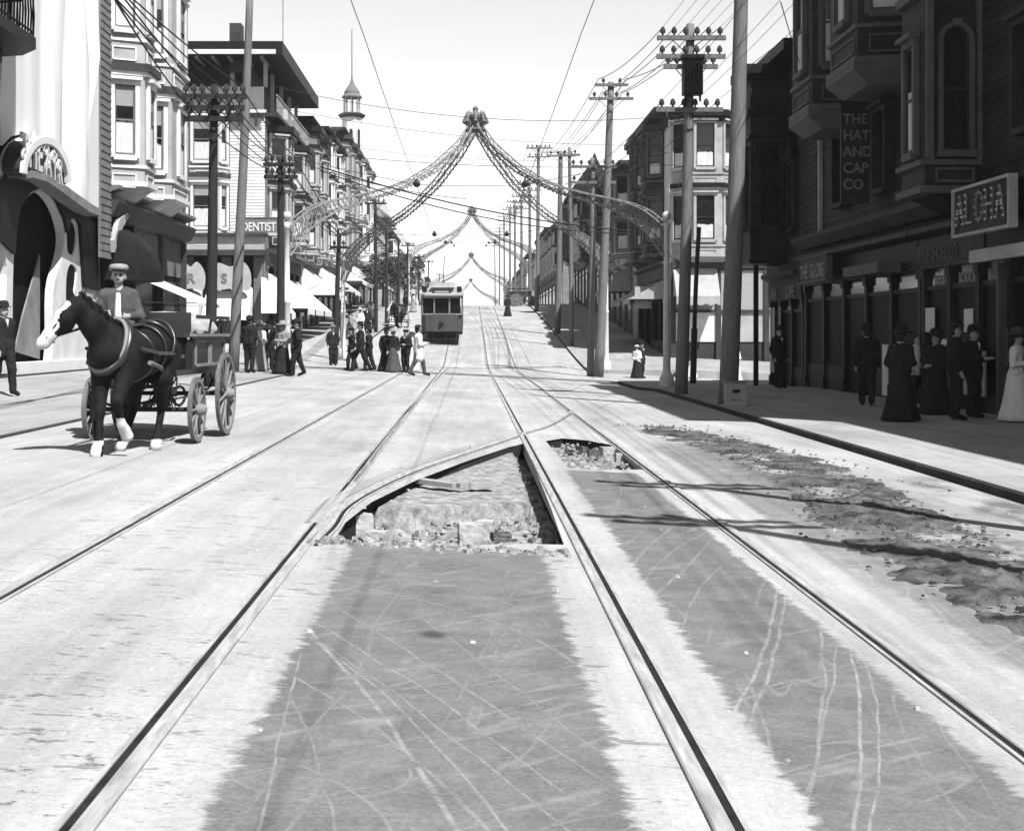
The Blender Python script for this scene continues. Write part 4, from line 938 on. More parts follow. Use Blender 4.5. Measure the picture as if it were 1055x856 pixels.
MB().box(9.7,24,46.5,53.0,10.41,10.75).build('roof', M['black'], rc)
shopfront(rc, RX, 46.6, 51.5, -.1, 3.4, frame='black', nb=3, fascia='shade', lower='black', glass='shopglass')
for (y,s_) in ((51.0,'BAR'),(48.6,'CAFE')): text('sign_letter', s_, RX, y, .18, 2.78, .5, M['letg'], rc, .02)
MB().box(9.62,9.77,50.9,51.05,-.6,3.9).build('corner_post', M['black'], rc)
for u,c_ in ((50.9,'white'),(51.35,'white'),(49.9,'cream')): MB().box(u-.09,u+.09,.1,.14,.3,2.5,RX).build('show_panel', M[c_], rc)
# ================================================================ RIGHT far corner: white building
wb = thing('corner_building', (14,80,-.3), 'white corner building with tall shop windows across the junction on the right', 'building')
E = CF(80.0)
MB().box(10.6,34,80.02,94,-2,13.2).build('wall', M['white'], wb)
MB().box(10.7,33.9,79.96,80.01,-2,5.4).build('shop_back', M['dark'], wb)
bay(wb, E, 10.75, 14.0, .9, .75, 5.7, 13.1, 'cream', 'cream', 'black', [6.6,10.4], .95, 2.3, dict(cur=.35, sash='shade'), corbel=.3, cap=True)
cornice(wb, E, 14.0, 34, 13.6, 'drab', .8, .5); cornice(wb, E, 14.0, 34, 9.6, 'mid', .35, .3, False); MB().box(14,34,79.8,80.0,6.0,6.2).build('belt_course', M['mid'], wb)
for x in (18,20.5,26): 
    for z in (6.8,10.3): window(wb, E, x, z, 1.0, 2.0, 'white')
mb = MB()
for x in (10.8,13.2,15.75,18.3,21,24): mb.box(x-.13,x+.13,79.78,79.95,-1.5,5.4)
mb.box(10.7,34,79.75,79.95,5.1,5.5); mb.box(10.7,34,79.8,79.95,2.75,2.9); mb.build('shop_frame', M['dark'], wb)
for i,(a,b) in enumerate(((13.33,15.62),(15.88,18.17),(18.43,20.87))):
    MB().box(a,b,79.9,79.94,2.9,5.0).build('prism_pane', M['prism'], wb); MB().box(a,b,79.9,79.94,1.2,2.75).build('window_blind', M['cream'], wb)
MB().box(10.93,13.07,79.9,79.94,1.2,2.75).build('window_blind', M['white'], wb); MB().box(10.93,13.07,79.9,79.94,2.9,5.0).build('prism_pane', M['prism'], wb)
awning(wb, E, 10.8, 13.1, 5.3, 1.4, 1.7, 'canvasd', .5)
MB().box(10.7,22,79.8,79.95,-.9,-.6).build('plinth', M['white'], wb)
# street side
RZ = Fr((10.6,0,0),(0,1),(-1,0)); zb = .6
for a in (82,88): bay(wb, RZ, a, a+3.8, .9, .65, 5.9, 12.8, 'shade', 'shadet', 'dark', [6.8,10.3], 1.0, 2.1, dict(cur=.3))  # street-side bays use the paint with shade in its colour
shopfront(wb, RZ, 80.3, 93.8, zb, 5.3, nb=4, frame='dark', fascia='dark'); cornice(wb, RZ, 80, 94, 13.7, 'dark', .8, .6)
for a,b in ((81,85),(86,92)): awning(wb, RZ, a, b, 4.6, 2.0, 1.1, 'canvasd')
fg = tag(MB().box(9.0,9.9,82.0,82.06,3.0,4.2).build('flag_sign', M['cream']), 'small pale hanging sign beside the right lamp post of the near arch', 'sign')
MB().path([(9.0,82.03,4.25),(10.6,82.03,4.25)], .02, 5).build('sign_bracket', M['iron'], fg)
text('sign_letter', 'HATS', CF(82.0), 9.04, .01, 3.4, .36, M['letd'], fg, .02, .9)
# RIGHT row up the hill
rowhouse(RF, 96, 108, L(100)+.1, 10.4, 2, 'building with a white side wall and dark bracketed cornice behind the white corner building', wall='white', trim='mid', corn='dark', bays=2, dep=12, aw=[(97,101,3.7,2,1.2,'canvasd')])
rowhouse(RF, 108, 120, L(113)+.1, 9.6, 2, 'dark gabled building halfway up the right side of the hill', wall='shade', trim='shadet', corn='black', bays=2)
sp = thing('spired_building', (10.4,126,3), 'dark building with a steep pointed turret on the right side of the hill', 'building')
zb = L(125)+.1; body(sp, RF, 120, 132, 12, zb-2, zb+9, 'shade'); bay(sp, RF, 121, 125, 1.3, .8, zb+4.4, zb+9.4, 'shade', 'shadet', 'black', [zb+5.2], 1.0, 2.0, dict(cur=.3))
MB().lathe([(2.3,0),(2.4,.2),(1.8,.8),(.9,2.0),(.3,2.9),(.05,3.6)], RF(123,.2,zb+9.4), 8).build('turret_roof', M['black'], sp)
MB().prism([(126,-8),(126,1.0),(132,1.0),(132,-8)], zb+9, zb+11.0, RF, top=[(128.5,-6),(128.5,-1.0),(129.5,-1.0),(129.5,-6)]).build('roof', M['black'], sp)
shopfront(sp, RF, 120.4, 131.6, zb, zb+4.2, nb=3)
rowhouse(RF, 132, 144, L(138)+.1, 9.6, 2, 'white-fronted building with tall narrow windows near the crest on the right', wall='white', trim='white', corn='black', bays=2, cur=.2)
rowhouse(RF, 144, 156, L(150)+.1, 10.0, 2, 'dark building standing right at the crest on the right', wall='shade', trim='shadet', corn='black', bays=2, lite=True)
for i,(a,b,h,wl,lb) in enumerate(((168,190,9.5,'mid','grey three-bay building on the right just past the crest'),(190,215,10.5,'drab','dark building on the right, second past the crest'),(215,236,9,'cream','pale hazy building on the right, third past the crest'),(252,285,10.5,'mid','hazy grey block on the right beyond the third arch'),(285,330,9.5,'cream','hazy pale block on the far right side'),(366,420,10,'mid','faintest grey block closing the right side'))):
    rowhouse(RF, a, b, Lz, h, 2, lb, wall=wl, bays=3, wh=1.6, lite=True, cur=0, dep=10)
# cross-street buildings closing the view between the corners
cs = rowhouse(CF(73.5), -60, -32, .9, 11, 2, 'pale building along the side street left of the dentist building', wall='cream', bays=4, lite=True)
# ================================================================ festoon arches over the junctions
def arch():
    cx, cy, ax = .23, 60.5, .23
    root = thing('street_arch', (cx,cy,0), 'nearest festoon arch of four white lattice ribs meeting in a crown over the junction', 'street arch', 'festoon arches over the street junctions')
    LOW = [(0,9.85),(.1,8.9),(.25,7.87),(.4,7.15),(.5,6.75),(.62,6.4),(.75,5.98),(.85,5.5),(.92,5.05),(1,4.15)]
    UPP = [(0,10.25),(.1,9.2),(.25,8.12),(.4,7.34),(.5,6.97),(.62,6.62),(.75,6.3),(.85,6.02),(.92,5.72),(1,5.15)]
    def ip(T, t):
        for a, b in zip(T[:-1], T[1:]):
            if t <= b[0]: k = (t-a[0])/(b[0]-a[0]); return a[1]+(b[1]-a[1])*k
        return T[-1][1]
    for sx in (-1,1):
        for sy in (-1,1):
            px, py = ax+sx*6.25, cy+sy*11.0
            d = Vector((sx*6.25, sy*11.0, 0)).normalized(); sd = Vector((-d.y, d.x, 0)); mb = MB()
            K = 46
            def pt(t, T, s): q = Vector((ax,cy,0)).lerp(Vector((px,py,0)), t); return q+sd*s*.13+Vector((0,0,ip(T,t)))
            for s in (-1,1):
                mb.path([pt(i/K,LOW,s) for i in range(K+1)], .034, 5); mb.path([pt(i/K,UPP,s) for i in range(K+1)], .03, 5)
            for i in range(K):
                t0, t1 = i/K, (i+1)/K
                for s in (-1,1):
                    mb.path([pt(t0,LOW if i%2 else UPP,s), pt(t1,UPP if i%2 else LOW,s)], .018, 4, False)
                    if t0 > .7: mb.path([pt(t0,UPP if i%2 else LOW,s), pt(t1,LOW if i%2 else UPP,s)], .014, 4, False)
                if i%2: mb.path([pt(t0,LOW,-1),pt(t0,LOW,1)], .016, 4, False)
                else: mb.path([pt(t0,UPP,-1),pt(t0,UPP,1)], .016, 4, False)
            for i in range(0,K,1):   # lamp sockets along the rib
                for s in (-1,1): mb.ball(pt((i+.5)/K,LOW,s)-Vector((0,0,.05)), .032, 5)
            mb.build('rib', M['archp'], root)
            p = MB(); zb = G(px,py)-.3; zt = 5.35+(.0 if sy < 0 else 0)
            p.lathe([(.24,zb),(.24,zb+.75),(.2,zb+.8),(.15,zb+.9),(.125,zb+1.0),(.115,2.6),(.13,2.62),(.13,2.72),(.10,2.74),(.095,zt-.3),(.12,zt-.28),(.12,zt-.1),(.06,zt-.08),(.05,zt)], (px,py,0), 12)
            po = p.build('post', M['postp'], root, True)
            MB().ball((px,py,zt+.13), .16, 12).build('ball_finial', M['bulb'], po, True)
            # scroll bracket
            b = MB(); b.path([Vector((px,py,4.1))-d*(.0+.55*math.sin(t))+Vector((0,0,.9*(1-math.cos(t)))) for t in [i*.16 for i in range(10)]], .02, 4); b.build('scroll_bracket', M['archp'], root)
    m = MB(); m.lathe([(.34,9.72),(.42,9.8),(.3,9.95),(.22,10.1),(.3,10.25),(.34,10.38),(.2,10.5),(.1,10.55),(.12,10.68),(.02,10.78)], (ax,cy,0), 12)
    for i in range(8):
        a = i*math.pi/4; c, s = math.cos(a), math.sin(a)
        m.path([(ax+c*(.22+.26*math.sin(t*.55)), cy+s*(.22+.26*math.sin(t*.55)), 9.82+.13*t+.12*math.sin(t*1.4)) for t in range(6)], [.06,.08,.09,.08,.06,.03], 6)
    m.build('crown', M['drab'], root)
    return root
A1 = arch()
for (Y, lb) in ((159,'second festoon arch, small and pale just beyond the crest of the hill'),(246,'third festoon arch, faint behind the second one'),(358,'farthest and faintest festoon arch')):
    c = copy_tree(A1); c.location = (.23, Y, L(Y)); c['label'] = lb
# ================================================================ poles
def crossarm(mb, ins, x, y, z, w, n, yaw=0):
    c, s = math.cos(yaw), math.sin(yaw); a = Vector((x-c*w/2, y-s*w/2, z)); b = Vector((x+c*w/2, y+s*w/2, z)); mb.bar(a, b, .11, .12)
    for i in range(n):
        t = (i+.5)/n
        if abs(t-.5) < .08: continue
        p = a.lerp(b, t); ins.lathe([(.03,.05),(.025,.12),(.07,.13),(.075,.2),(.05,.27),(.02,.3)], p, 6)
def pole(x, y, z0, xt, zt, r, lab, m='wood', arms=(), steps=False, group='utility poles along the street', xform=0, iron=False, yt=None):
    root = thing('utility_pole', (x,y,z0), lab, 'utility pole', group)
    n = 10; mb = MB(); pts = []; rr = []
    yt = y if yt is None else yt
    for i in range(n+1):
        t = i/n; pts.append((x+(xt-x)*t+.02*math.sin(t*5+x), y+(yt-y)*t, z0-.3+(zt-z0+.3)*t)); rr.append(r*(1-.38*t))
    if iron: mb.path(pts[:5], [r*1.15]*5, 10); mb.path(pts[4:], [r*.8]*(n-3), 10)
    else: mb.path(pts, rr, 10)
    mb.build('pole_shaft', M[m], root, True)
    for (za, w, k) in arms:
        t = (za-z0)/(zt-z0); xx = x+(xt-x)*t; yy = y+(yt-y)*t-r*.8
        a = MB(); i_ = MB(); crossarm(a, i_, xx, yy, za, w, k); ao = a.build('crossarm', M['woodd'] if m == 'woodd' or iron else M['wood'], root); i_.build('insulators', M['glassb'], ao)
        b = MB(); b.bar((xx,yy,za-.55),(xx-w*.28,yy,za-.05),.03,.02); b.bar((xx,yy,za-.55),(xx+w*.28,yy,za-.05),.03,.02); b.build('arm_brace', M['iron'], ao)
    if steps:
        s = MB()
        for i in range(14): z = z0+2.5+i*.5; t = (z-z0)/(zt-z0); xx = x+(xt-x)*t; s.path([(xx,y,z),(xx+(r+.14)*(1 if i%2 else -1),y,z)], .012, 4)
        for k in range(len(s.v)//8): pass
        s.build('climbing_step', M['iron'], root)
    return root
PL = {}
PL['R1'] = pole(5.95, 34.7, -.03, 6.35, 11.8, .23, 'thickest wooden pole, leaning, beside the small white box on the right kerb', steps=False)
PL['R2'] = pole(5.7, 40.6, -.08, XA(712,40.6), 9.95, .18, 'wooden pole carrying a black transformer box and four crossarms', arms=((9.55,1.85,6),(9.05,1.85,6),(8.78,1.45,6),(7.62,1.8,6)))
tr = MB(); X2 = XA(713,40.4)
tr.box(X2-.26,X2+.26,40.15,40.55,8.0,8.95); tr.box(X2-.3,X2+.3,40.1,40.6,8.95,9.05)
for i in range(7): tr.box(X2-.25+i*.075,X2-.235+i*.075,40.08,40.15,8.02,8.9)
for dx in (-.2,.2): tr.path([(X2+dx,40.3,8.02),(X2+dx,40.3,7.82)], .03, 5)
tro = tr.build('transformer', M['black']); tro.parent = PL['R2']; tro.data.transform(Matrix.Translation(-PL['R2'].location))
PL['R3'] = pole(5.65, 66, -.2, XA(630,66), 12.65, .22, 'tall light wooden pole with two short crossarms at the far right corner', arms=((12.5,1.45,2),(11.9,1.95,4)))
PL['R3b'] = pole(5.35, 66.6, -.2, XA(611,66.6), 9.4, .17, 'shorter wooden pole touching the tall light pole at the far right corner', m='wood', arms=((9.0,2.1,6),(8.3,2.0,6)))
PL['R4'] = pole(5.7, 98, L(98)+.1, XA(578,98), ZA(156,98), .22, 'straight wooden pole halfway up the right pavement with one crossarm', arms=((ZA(161,98),1.75,4),))
PL['R4b'] = pole(5.95, 88, L(88)+.0, XA(587,88), ZA(152,88), .15, 'thin wooden pole just below the halfway pole on the right pavement', arms=((ZA(160,88),1.2,2),))
PL['R5'] = pole(5.7, 128, L(128)+.1, XA(555,128), ZA(150,128), .2, 'wooden pole near the crest on the right pavement with two crossarms', arms=((ZA(153,128),2.2,6),(ZA(162,128),2.0,4)))
for i,(Y,py,lb) in enumerate(((148,186,'first utility pole beyond the crest on the right'),(172,200,'second utility pole beyond the crest on the right'),(196,206,'third utility pole beyond the crest on the right'),(222,214,'fourth utility pole beyond the crest on the right'),(256,222,'fifth utility pole beyond the crest on the right'),(300,234,'sixth utility pole beyond the crest on the right'),(350,246,'farthest utility pole on the right'))):
    PL['RF%d'%i] = pole(5.9, Y, L(Y), 5.9+.1*math.sin(i*3), ZA(py,Y), .19, lb, arms=((ZA(py,Y)-.3,2.3,6),(ZA(py,Y)-1.0,2.3,6),(ZA(py,Y)-1.7,2.0,6)))
PL['S1'] = pole(7.9, 53.5, -.3, XA(720,53.5), 5.4, .10, 'thin iron pole with a small lamp bracket behind the transformer pole', m='iron', iron=True)
PL['L1'] = pole(-6.25, 36, .3, XA(222,36), 7.55, .15, 'dark pole behind the wagon carrying three wide crossarms full of insulators', m='woodd', arms=((7.25,1.55,8),(6.98,1.45,6),(6.72,1.4,6)))
PL['L2'] = pole(-7.85, 50, .4, XA(258,50), 13.2, .19, 'light leaning pole on the near left corner rising out of the picture', m='wood')
MB().bar((XA(253,50)-.18,49.8,ZA(33,50)),(XA(253,50)+.35,49.8,ZA(28,50)),.1,.2)
PL['L3'] = pole(-6.2, 49.0, .4, XA(290,49), 7.35, .15, 'dark pole on the near left corner with two crossarms of insulators', m='woodd', arms=((7.1,1.15,6),(6.7,1.1,6)))
PL['L5'] = pole(-5.95, 66, .42, XA(350,66), 6.0, .14, 'dark pole on the far left corner standing beside the arch post', m='woodd', arms=((5.4,.8,2),))
for i,(Y,px,py,lb) in enumerate(((96,389,205,'dark pole on the left pavement uphill of the far corner'),(108,398,232,'second dark pole on the left pavement uphill'),(126,411,246,'third dark pole on the left pavement uphill'),(144,421,250,'dark pole near the crest on the left'),(175,437,262,'first pole beyond the crest on the left'),(215,447,268,'second pole beyond the crest on the left'),(290,461,282,'farthest pole on the left'))):
    PL['LU%d'%i] = pole(-6.0, Y, L(Y)+.1, -6.0+.03*i, ZA(py,Y), .13, lb, m='woodd', arms=((ZA(py,Y)-.3,1.4,4),) if i != 2 else ())
PL['T0'] = pole(5.85, 11.7, -.03, 5.85, 9.3, .15, 'crossarmed pole just outside the picture whose shadow crosses the right rail', arms=((9.0,1.9,6),(8.4,1.9,6)))
PL['T1'] = pole(5.85, 7.8, -.03, 5.85, 10.3, .16, 'pole just outside the picture casting the nearest long shadow', arms=((10.0,1.9,6),(9.4,1.9,6)))
# ================================================================ wires
def wire(a, b, sag, lab, r=.012, group='overhead wires', nm='overhead_wire', m='wire', n=18):
    r = r*(.5 if nm == 'trolley_wire' and a[1] < 40 else .8)
    a = Vector(a); b = Vector(b); mb = MB()
    mb.path([a.lerp(b,i/n)-Vector((0,0,sag*4*(i/n)*(1-i/n))) for i in range(n+1)], r, 4, False)
    o = mb.build(nm, M[m]); tag(o, lab, 'wire', group); return o
def armpt(x, y, z, w, k, n): return Vector((x-w/2+w*(k+.5)/n, y, z+.27))
LB = 'one of the utility wires strung along the right row of poles'
def strand(seq, lab, sag=.35, r=.017):
    for a, b in zip(seq[:-1], seq[1:]): wire(a, b, sag*((b-a).length/40), lab, .009 if (b.y < 45 and b.x > 0) else r)
for k in (0,1,2,3,4,5):
    sx = (k-2.5)*.3
    strand([Vector((6.0+sx, 2, 9.6)), armpt(XA(711,40.6),40.5,9.55,1.85,k,6), Vector((XA(630,66)+(-.6,-.45,-.35,.35,.45,.6)[k],65.8,12.75 if k in (0,5) else 12.15)), Vector((XA(578,98)+sx,97.8,ZA(161,98)+.25)), Vector((XA(555,128)+sx*1.2,127.8,ZA(153,128)+.25)), Vector((5.9+sx,196,ZA(206,196)))], LB, .35, .02)
for k in (0,2,3,5):
    strand([Vector((5.9+(k-2.5)*.33, 2, 8.9)), armpt(XA(711,40.6),40.5,7.62,1.8,k,6), armpt(XA(611,66.6),66.4,8.3,2.0,k,6), Vector((6.0+(k-2.5)*.2,98,ZA(185,98)))], 'one of the lower wires running along the right poles', .5)
LBL = 'one of the wires strung along the left row of poles'
for k in range(6):
    strand([Vector((-4.6-.22*k, 14.0, 7.0+.05*k)), Vector((XA(222,36)-.62+.25*k,35.8,7.5 if k%2 else 7.0)), Vector((XA(290,49)-.45+.18*k,48.8,7.35 if k%2 else 6.95)), Vector((XA(350,66)+.1*(k-2.5),65.9,5.9)), Vector((-6.0+.1*k,96,ZA(207,96))), Vector((-5.9+.1*k,144,ZA(252,144)))], LBL, .45, .024)
# heavier feed cables crossing over the street
wire(P(330,172,52), P(650,238,60), .35, 'heavy cable crossing the street below the arch crown, upper strand', .032); wire(P(330,176,52), P(650,241,60), .5, 'heavy cable crossing the street below the arch crown, lower strand', .026)
wire(P(300,165,50), P(480,205,58), .2, 'thin cable running beside the heavy cables toward the street centre', .016)
# trolley wires and span wires
for x, lb in ((-1.55,'trolley wire hanging over the left tracks'),(1.62,'trolley wire hanging over the right tracks')):
    pr = Vector((x,-6,5.95))
    for Y in (22,44,66,88,110,132,154,190,240):
        q = Vector((x,Y,5.95+L(Y)*.98)); wire(pr, q, .06, lb, .012, 'trolley wires over the tracks', 'trolley_wire'); pr = q
for (Y,zl,zr,lb) in ((44,7.0,6.9,'span wire across the street just before the junction'),(66,6.1,6.8,'span wire across the street at the far side of the junction'),(96,8.3,8.3,'span wire across the street low on the hill'),(128,10.4,10.6,'span wire across the street near the crest'),(148,11.6,11.2,'span wire across the street just past the crest')):
    for a, b in (((-6.1,Y,zl),(-1.55,Y,5.97+L(Y)*.98)),((-1.55,Y,5.97+L(Y)*.98),(1.62,Y,5.97+L(Y)*.98)),((1.62,Y,5.97+L(Y)*.98),(5.8,Y,zr))): wire(a, b, .05, lb, .011, 'span wires holding the trolley wires', 'span_wire', n=6)
    for x in (-1.55,1.62): tag(MB().lathe([(.02,0),(.09,.03),(.11,.12),(.05,.2),(.02,.26)], (x,Y,5.88+L(Y)*.98), 8).build('wire_hanger', M['iron']), 'dark hanger clamping the trolley wire to its span wire', 'hanger', 'trolley wire hangers')
for (a,b,sg,lb) in (((-8,60,ZA(88,60)),(10.6,60,ZA(112,60)),.9,'long sagging wire high across the sky left to right'),((-11,80,ZA(108,80)),(10.6,82,ZA(150,82)),.6,'wire from the dentist roof to the white corner building'),((-10.9,90,ZA(140,90)),(6,98,ZA(165,98)),.5,'wire crossing behind the arch crown'),((-9,58,ZA(148,58)),(8,58,ZA(170,58)),.4,'thin wire crossing just under the arch crown'),((6.2,30,8.2),(10.5,47,9.6),.1,'wire rising to the low dark corner building'),((6.2,34.7,7.6),(10.4,46,11.4),.1,'wire from the thickest pole to the bay fronted roof'),((-6.2,49,7.1),(-10.9,60,10.2),.3,'service wire from the corner pole up to the left'),((XA(711,40.6),40.6,7.6),(10.8,79,9.0),.5,'service wire from the transformer pole to the white corner building')):
    wire(a, b, sg, lb, .014)
# ================================================================ streetcar
sc_ = thing('streetcar', (-1.6,86,G(-1.6,86)), 'dark streetcar with three front windows coming down the hill on the left tracks', 'streetcar')
x0, y0, zc = -1.6, 86.0, G(-1.6,86); hw = 1.18; Ln = 10.5
slope = .0612
def ZC(y): return 0.0
Sx = Matrix.Translation((x0,y0,zc)) @ Matrix.Rotation(math.atan(slope),4,'X')
def cb(mb, name, m, par=None, smooth=False): return mb.xf(Sx).build(name, M[m] if isinstance(m,str) else m, par or sc_, smooth)
fp = [(-hw,.35),(-hw+.25,.08),(-.4,0),(.4,0),(hw-.25,.08),(hw,.35),(hw,Ln),(-hw,Ln)]
cb(MB().prism(fp, .78, 1.75), 'body', 'car')
cb(MB().prism([(-.98,.5),(.98,.5),(.98,Ln-.2),(-.98,Ln-.2)], 1.75, 2.75), 'interior', 'void')
for x in (-hw+.02,-.47,.4,hw-.09): cb(MB().box(x,x+.08,.06 if abs(x) < .6 else .2,.2 if abs(x)<.6 else .34,1.75,2.7), 'window_post', 'mid')
cb(MB().box(-hw+.02,hw-.02,.06,.2,1.72,1.80), 'window_sill', 'mid')
cb(MB().prism([(a*1.005,b-.01) for a,b in fp[:6]]+[(hw,.5),(-hw,.5)], 2.68, 2.82), 'window_header', 'mid')
for a,b in ((-1.06,-.5),(-.38,.38),(.5,1.06)): cb(MB().box(a,b,.21,.22,1.8,2.68), 'front_window', 'void')
for s in (-1,1):
    for i in range(9):
        y = .6+i*1.08; cb(MB().box(s*hw-.03,s*hw+.02,y,y+.1,1.75,2.75), 'window_post', 'mid')
    cb(MB().box(s*hw-.02 if s>0 else s*hw-.02,s*hw+.03,.4,Ln,1.7,1.78), 'belt_rail', 'mid')
cb(MB().prism([(a*1.06,b-.15 if b<1 else b+.15) for a,b in fp], 2.82, 2.90).prism([(a*1.04,b-.12 if b<1 else b+.12) for a,b in fp], 2.90, 3.02, top=[(a*.8,b+.15 if b<1 else b-.15) for a,b in fp]), 'roof', 'carl')
cb(MB().prism([(-.62,.7),(.62,.7),(.62,Ln-.6),(-.62,Ln-.6)], 3.0, 3.28).prism([(-.72,.45),(.72,.45),(.72,Ln-.4),(-.72,Ln-.4)], 3.28, 3.34, top=[(-.45,.9),(.45,.9),(.45,Ln-.8),(-.45,Ln-.8)]), 'clerestory', 'carl')
bs = cb(MB().box(-.52,.52,.02,.14,2.94,3.14), 'destination_sign', 'signb'); cb(MB().box(-.4,.4,.0,.018,3.0,3.09), 'sign_face', 'cream', bs)
cb(MB().lathe([(.02,0),(.13,.0),(.15,.1),(.08,.16),(.02,.17)], (0,0,0), 10).xf(Matrix.Translation((0,-.02,1.28)) @ Matrix.Rotation(R(90),4,'X')), 'headlight', 'iron', None, True)
cb(MB().box(-hw,hw,.1,Ln-.1,.6,.78), 'underframe', 'black')
fnd = MB()
for i in range(9): x = -.95+i*.2375; fnd.path([(x,.1,.55),(x,-.5,.18),(x,-.55,.35)], .02, 4)
fnd.path([(-.95,-.55,.35),(.95,-.55,.35)], .025, 4); fnd.path([(-.95,-.5,.18),(.95,-.5,.18)], .025, 4); cb(fnd, 'fender', 'black')
for y in (1.9,3.4,7.2,8.7):
    for s in (-1,1):
        cb(MB().xf(Matrix.Identity(4)).lathe([(.02,-.05),(.38,-.05),(.42,-.04),(.42,.0),(.38,.05),(.02,.05)], (0,0,0), 18).xf(Matrix.Translation((s*.72,y,.42)) @ Matrix.Rotation(R(90),4,'Y')), 'wheel', 'iron')
    cb(MB().path([(-.72,y,.42),(.72,y,.42)], .05, 6), 'axle', 'iron')
cb(MB().box(-.85,.85,1.4,3.9,.35,.55).box(-.85,.85,6.7,9.2,.35,.55), 'truck_frame', 'black')
for s in (-1,1): cb(MB().box(s*1.0-.14,s*1.0+.14,.35,.6,3.02,3.34), 'roof_vent', 'black')
cb(MB().path([(0,5.2,3.4),(0,8.6,5.0)], .03, 5), 'trolley_pole', 'black')
# ================================================================ small street things
bx = thing('litter_box', (XA(757,34.0),34.0,WR(6,34)), 'small white box with a dark oval emblem standing at the foot of the thickest pole', 'box')
X0 = XA(757,34.0); Z0 = WR(6,34)
MB().box(X0-.22,X0+.22,33.8,34.2,Z0,Z0+.52).build('box_body', M['cream'], bx)
mb = MB(); mb.box(X0-.25,X0+.25,33.77,34.23,Z0+.52,Z0+.56); mb.build('lid', M['mid'], bx)
MB().extn([(X0+.1*math.cos(t*.5),Z0+.33+.045*math.sin(t*.5)) for t in range(12)], .002, .008, CF(33.8)).build('emblem', M['letd'], bx)
MB().box(X0-.14,X0+.14,33.79,33.797,Z0+.12,Z0+.15).build('emblem_bar', M['mid'], bx)
# street trees on the left by the tower
def tree(x, y, z, h, r, lab):
    t = thing('street_tree', (x,y,z), lab, 'tree', 'dark street trees on the left pavement')
    mb = MB(); mb.path([(x,y,z-.2),(x+.05,y,z+h*.35),(x-.05,y+.1,z+h*.6)], [.16,.12,.07], 7)
    for i in range(6):
        a = i*1.05; mb.path([(x,y,z+h*.42+.1*i),(x+math.cos(a)*r*.5,y+math.sin(a)*r*.5,z+h*.65+.08*i)], [.06,.03], 5)
    mb.build('trunk', M['bark'], t)
    c = MB()
    cl = [(random.gauss(0,r*.42),random.gauss(0,r*.42),random.uniform(-.4,.45)*h*.6,random.uniform(.25,.5)*r) for i in range(16)]
    for i in range(1500):
        a,b,d,rr = random.choice(cl); v = Vector((random.gauss(0,1),random.gauss(0,1),random.gauss(0,1))).normalized()*rr*random.uniform(.6,1.05)+Vector((x+a,y+b,z+h*.7+d))
        q = Matrix.Rotation(random.random()*6,3,'Z') @ Matrix.Rotation(random.random()*3,3,'X'); s = random.uniform(.10,.2)
        c.add([v+q@Vector(p)*s for p in ((-1,0,0),(0,-.5,.1),(1,0,0),(0,.5,.1))], [(0,1,2,3)])
    c.build('crown', M['foliage'], t)
tree(-7.6, 158, 4.3, 6.2, 2.2, 'nearer dark street tree below the hipped-roof house'); tree(-7.4, 170, 4.3, 5.6, 2.0, 'farther dark street tree below the hipped-roof house'); tree(-7.9, 137, L(137)+.1, 5.0, 1.7, 'dark street tree in front of the white tower')
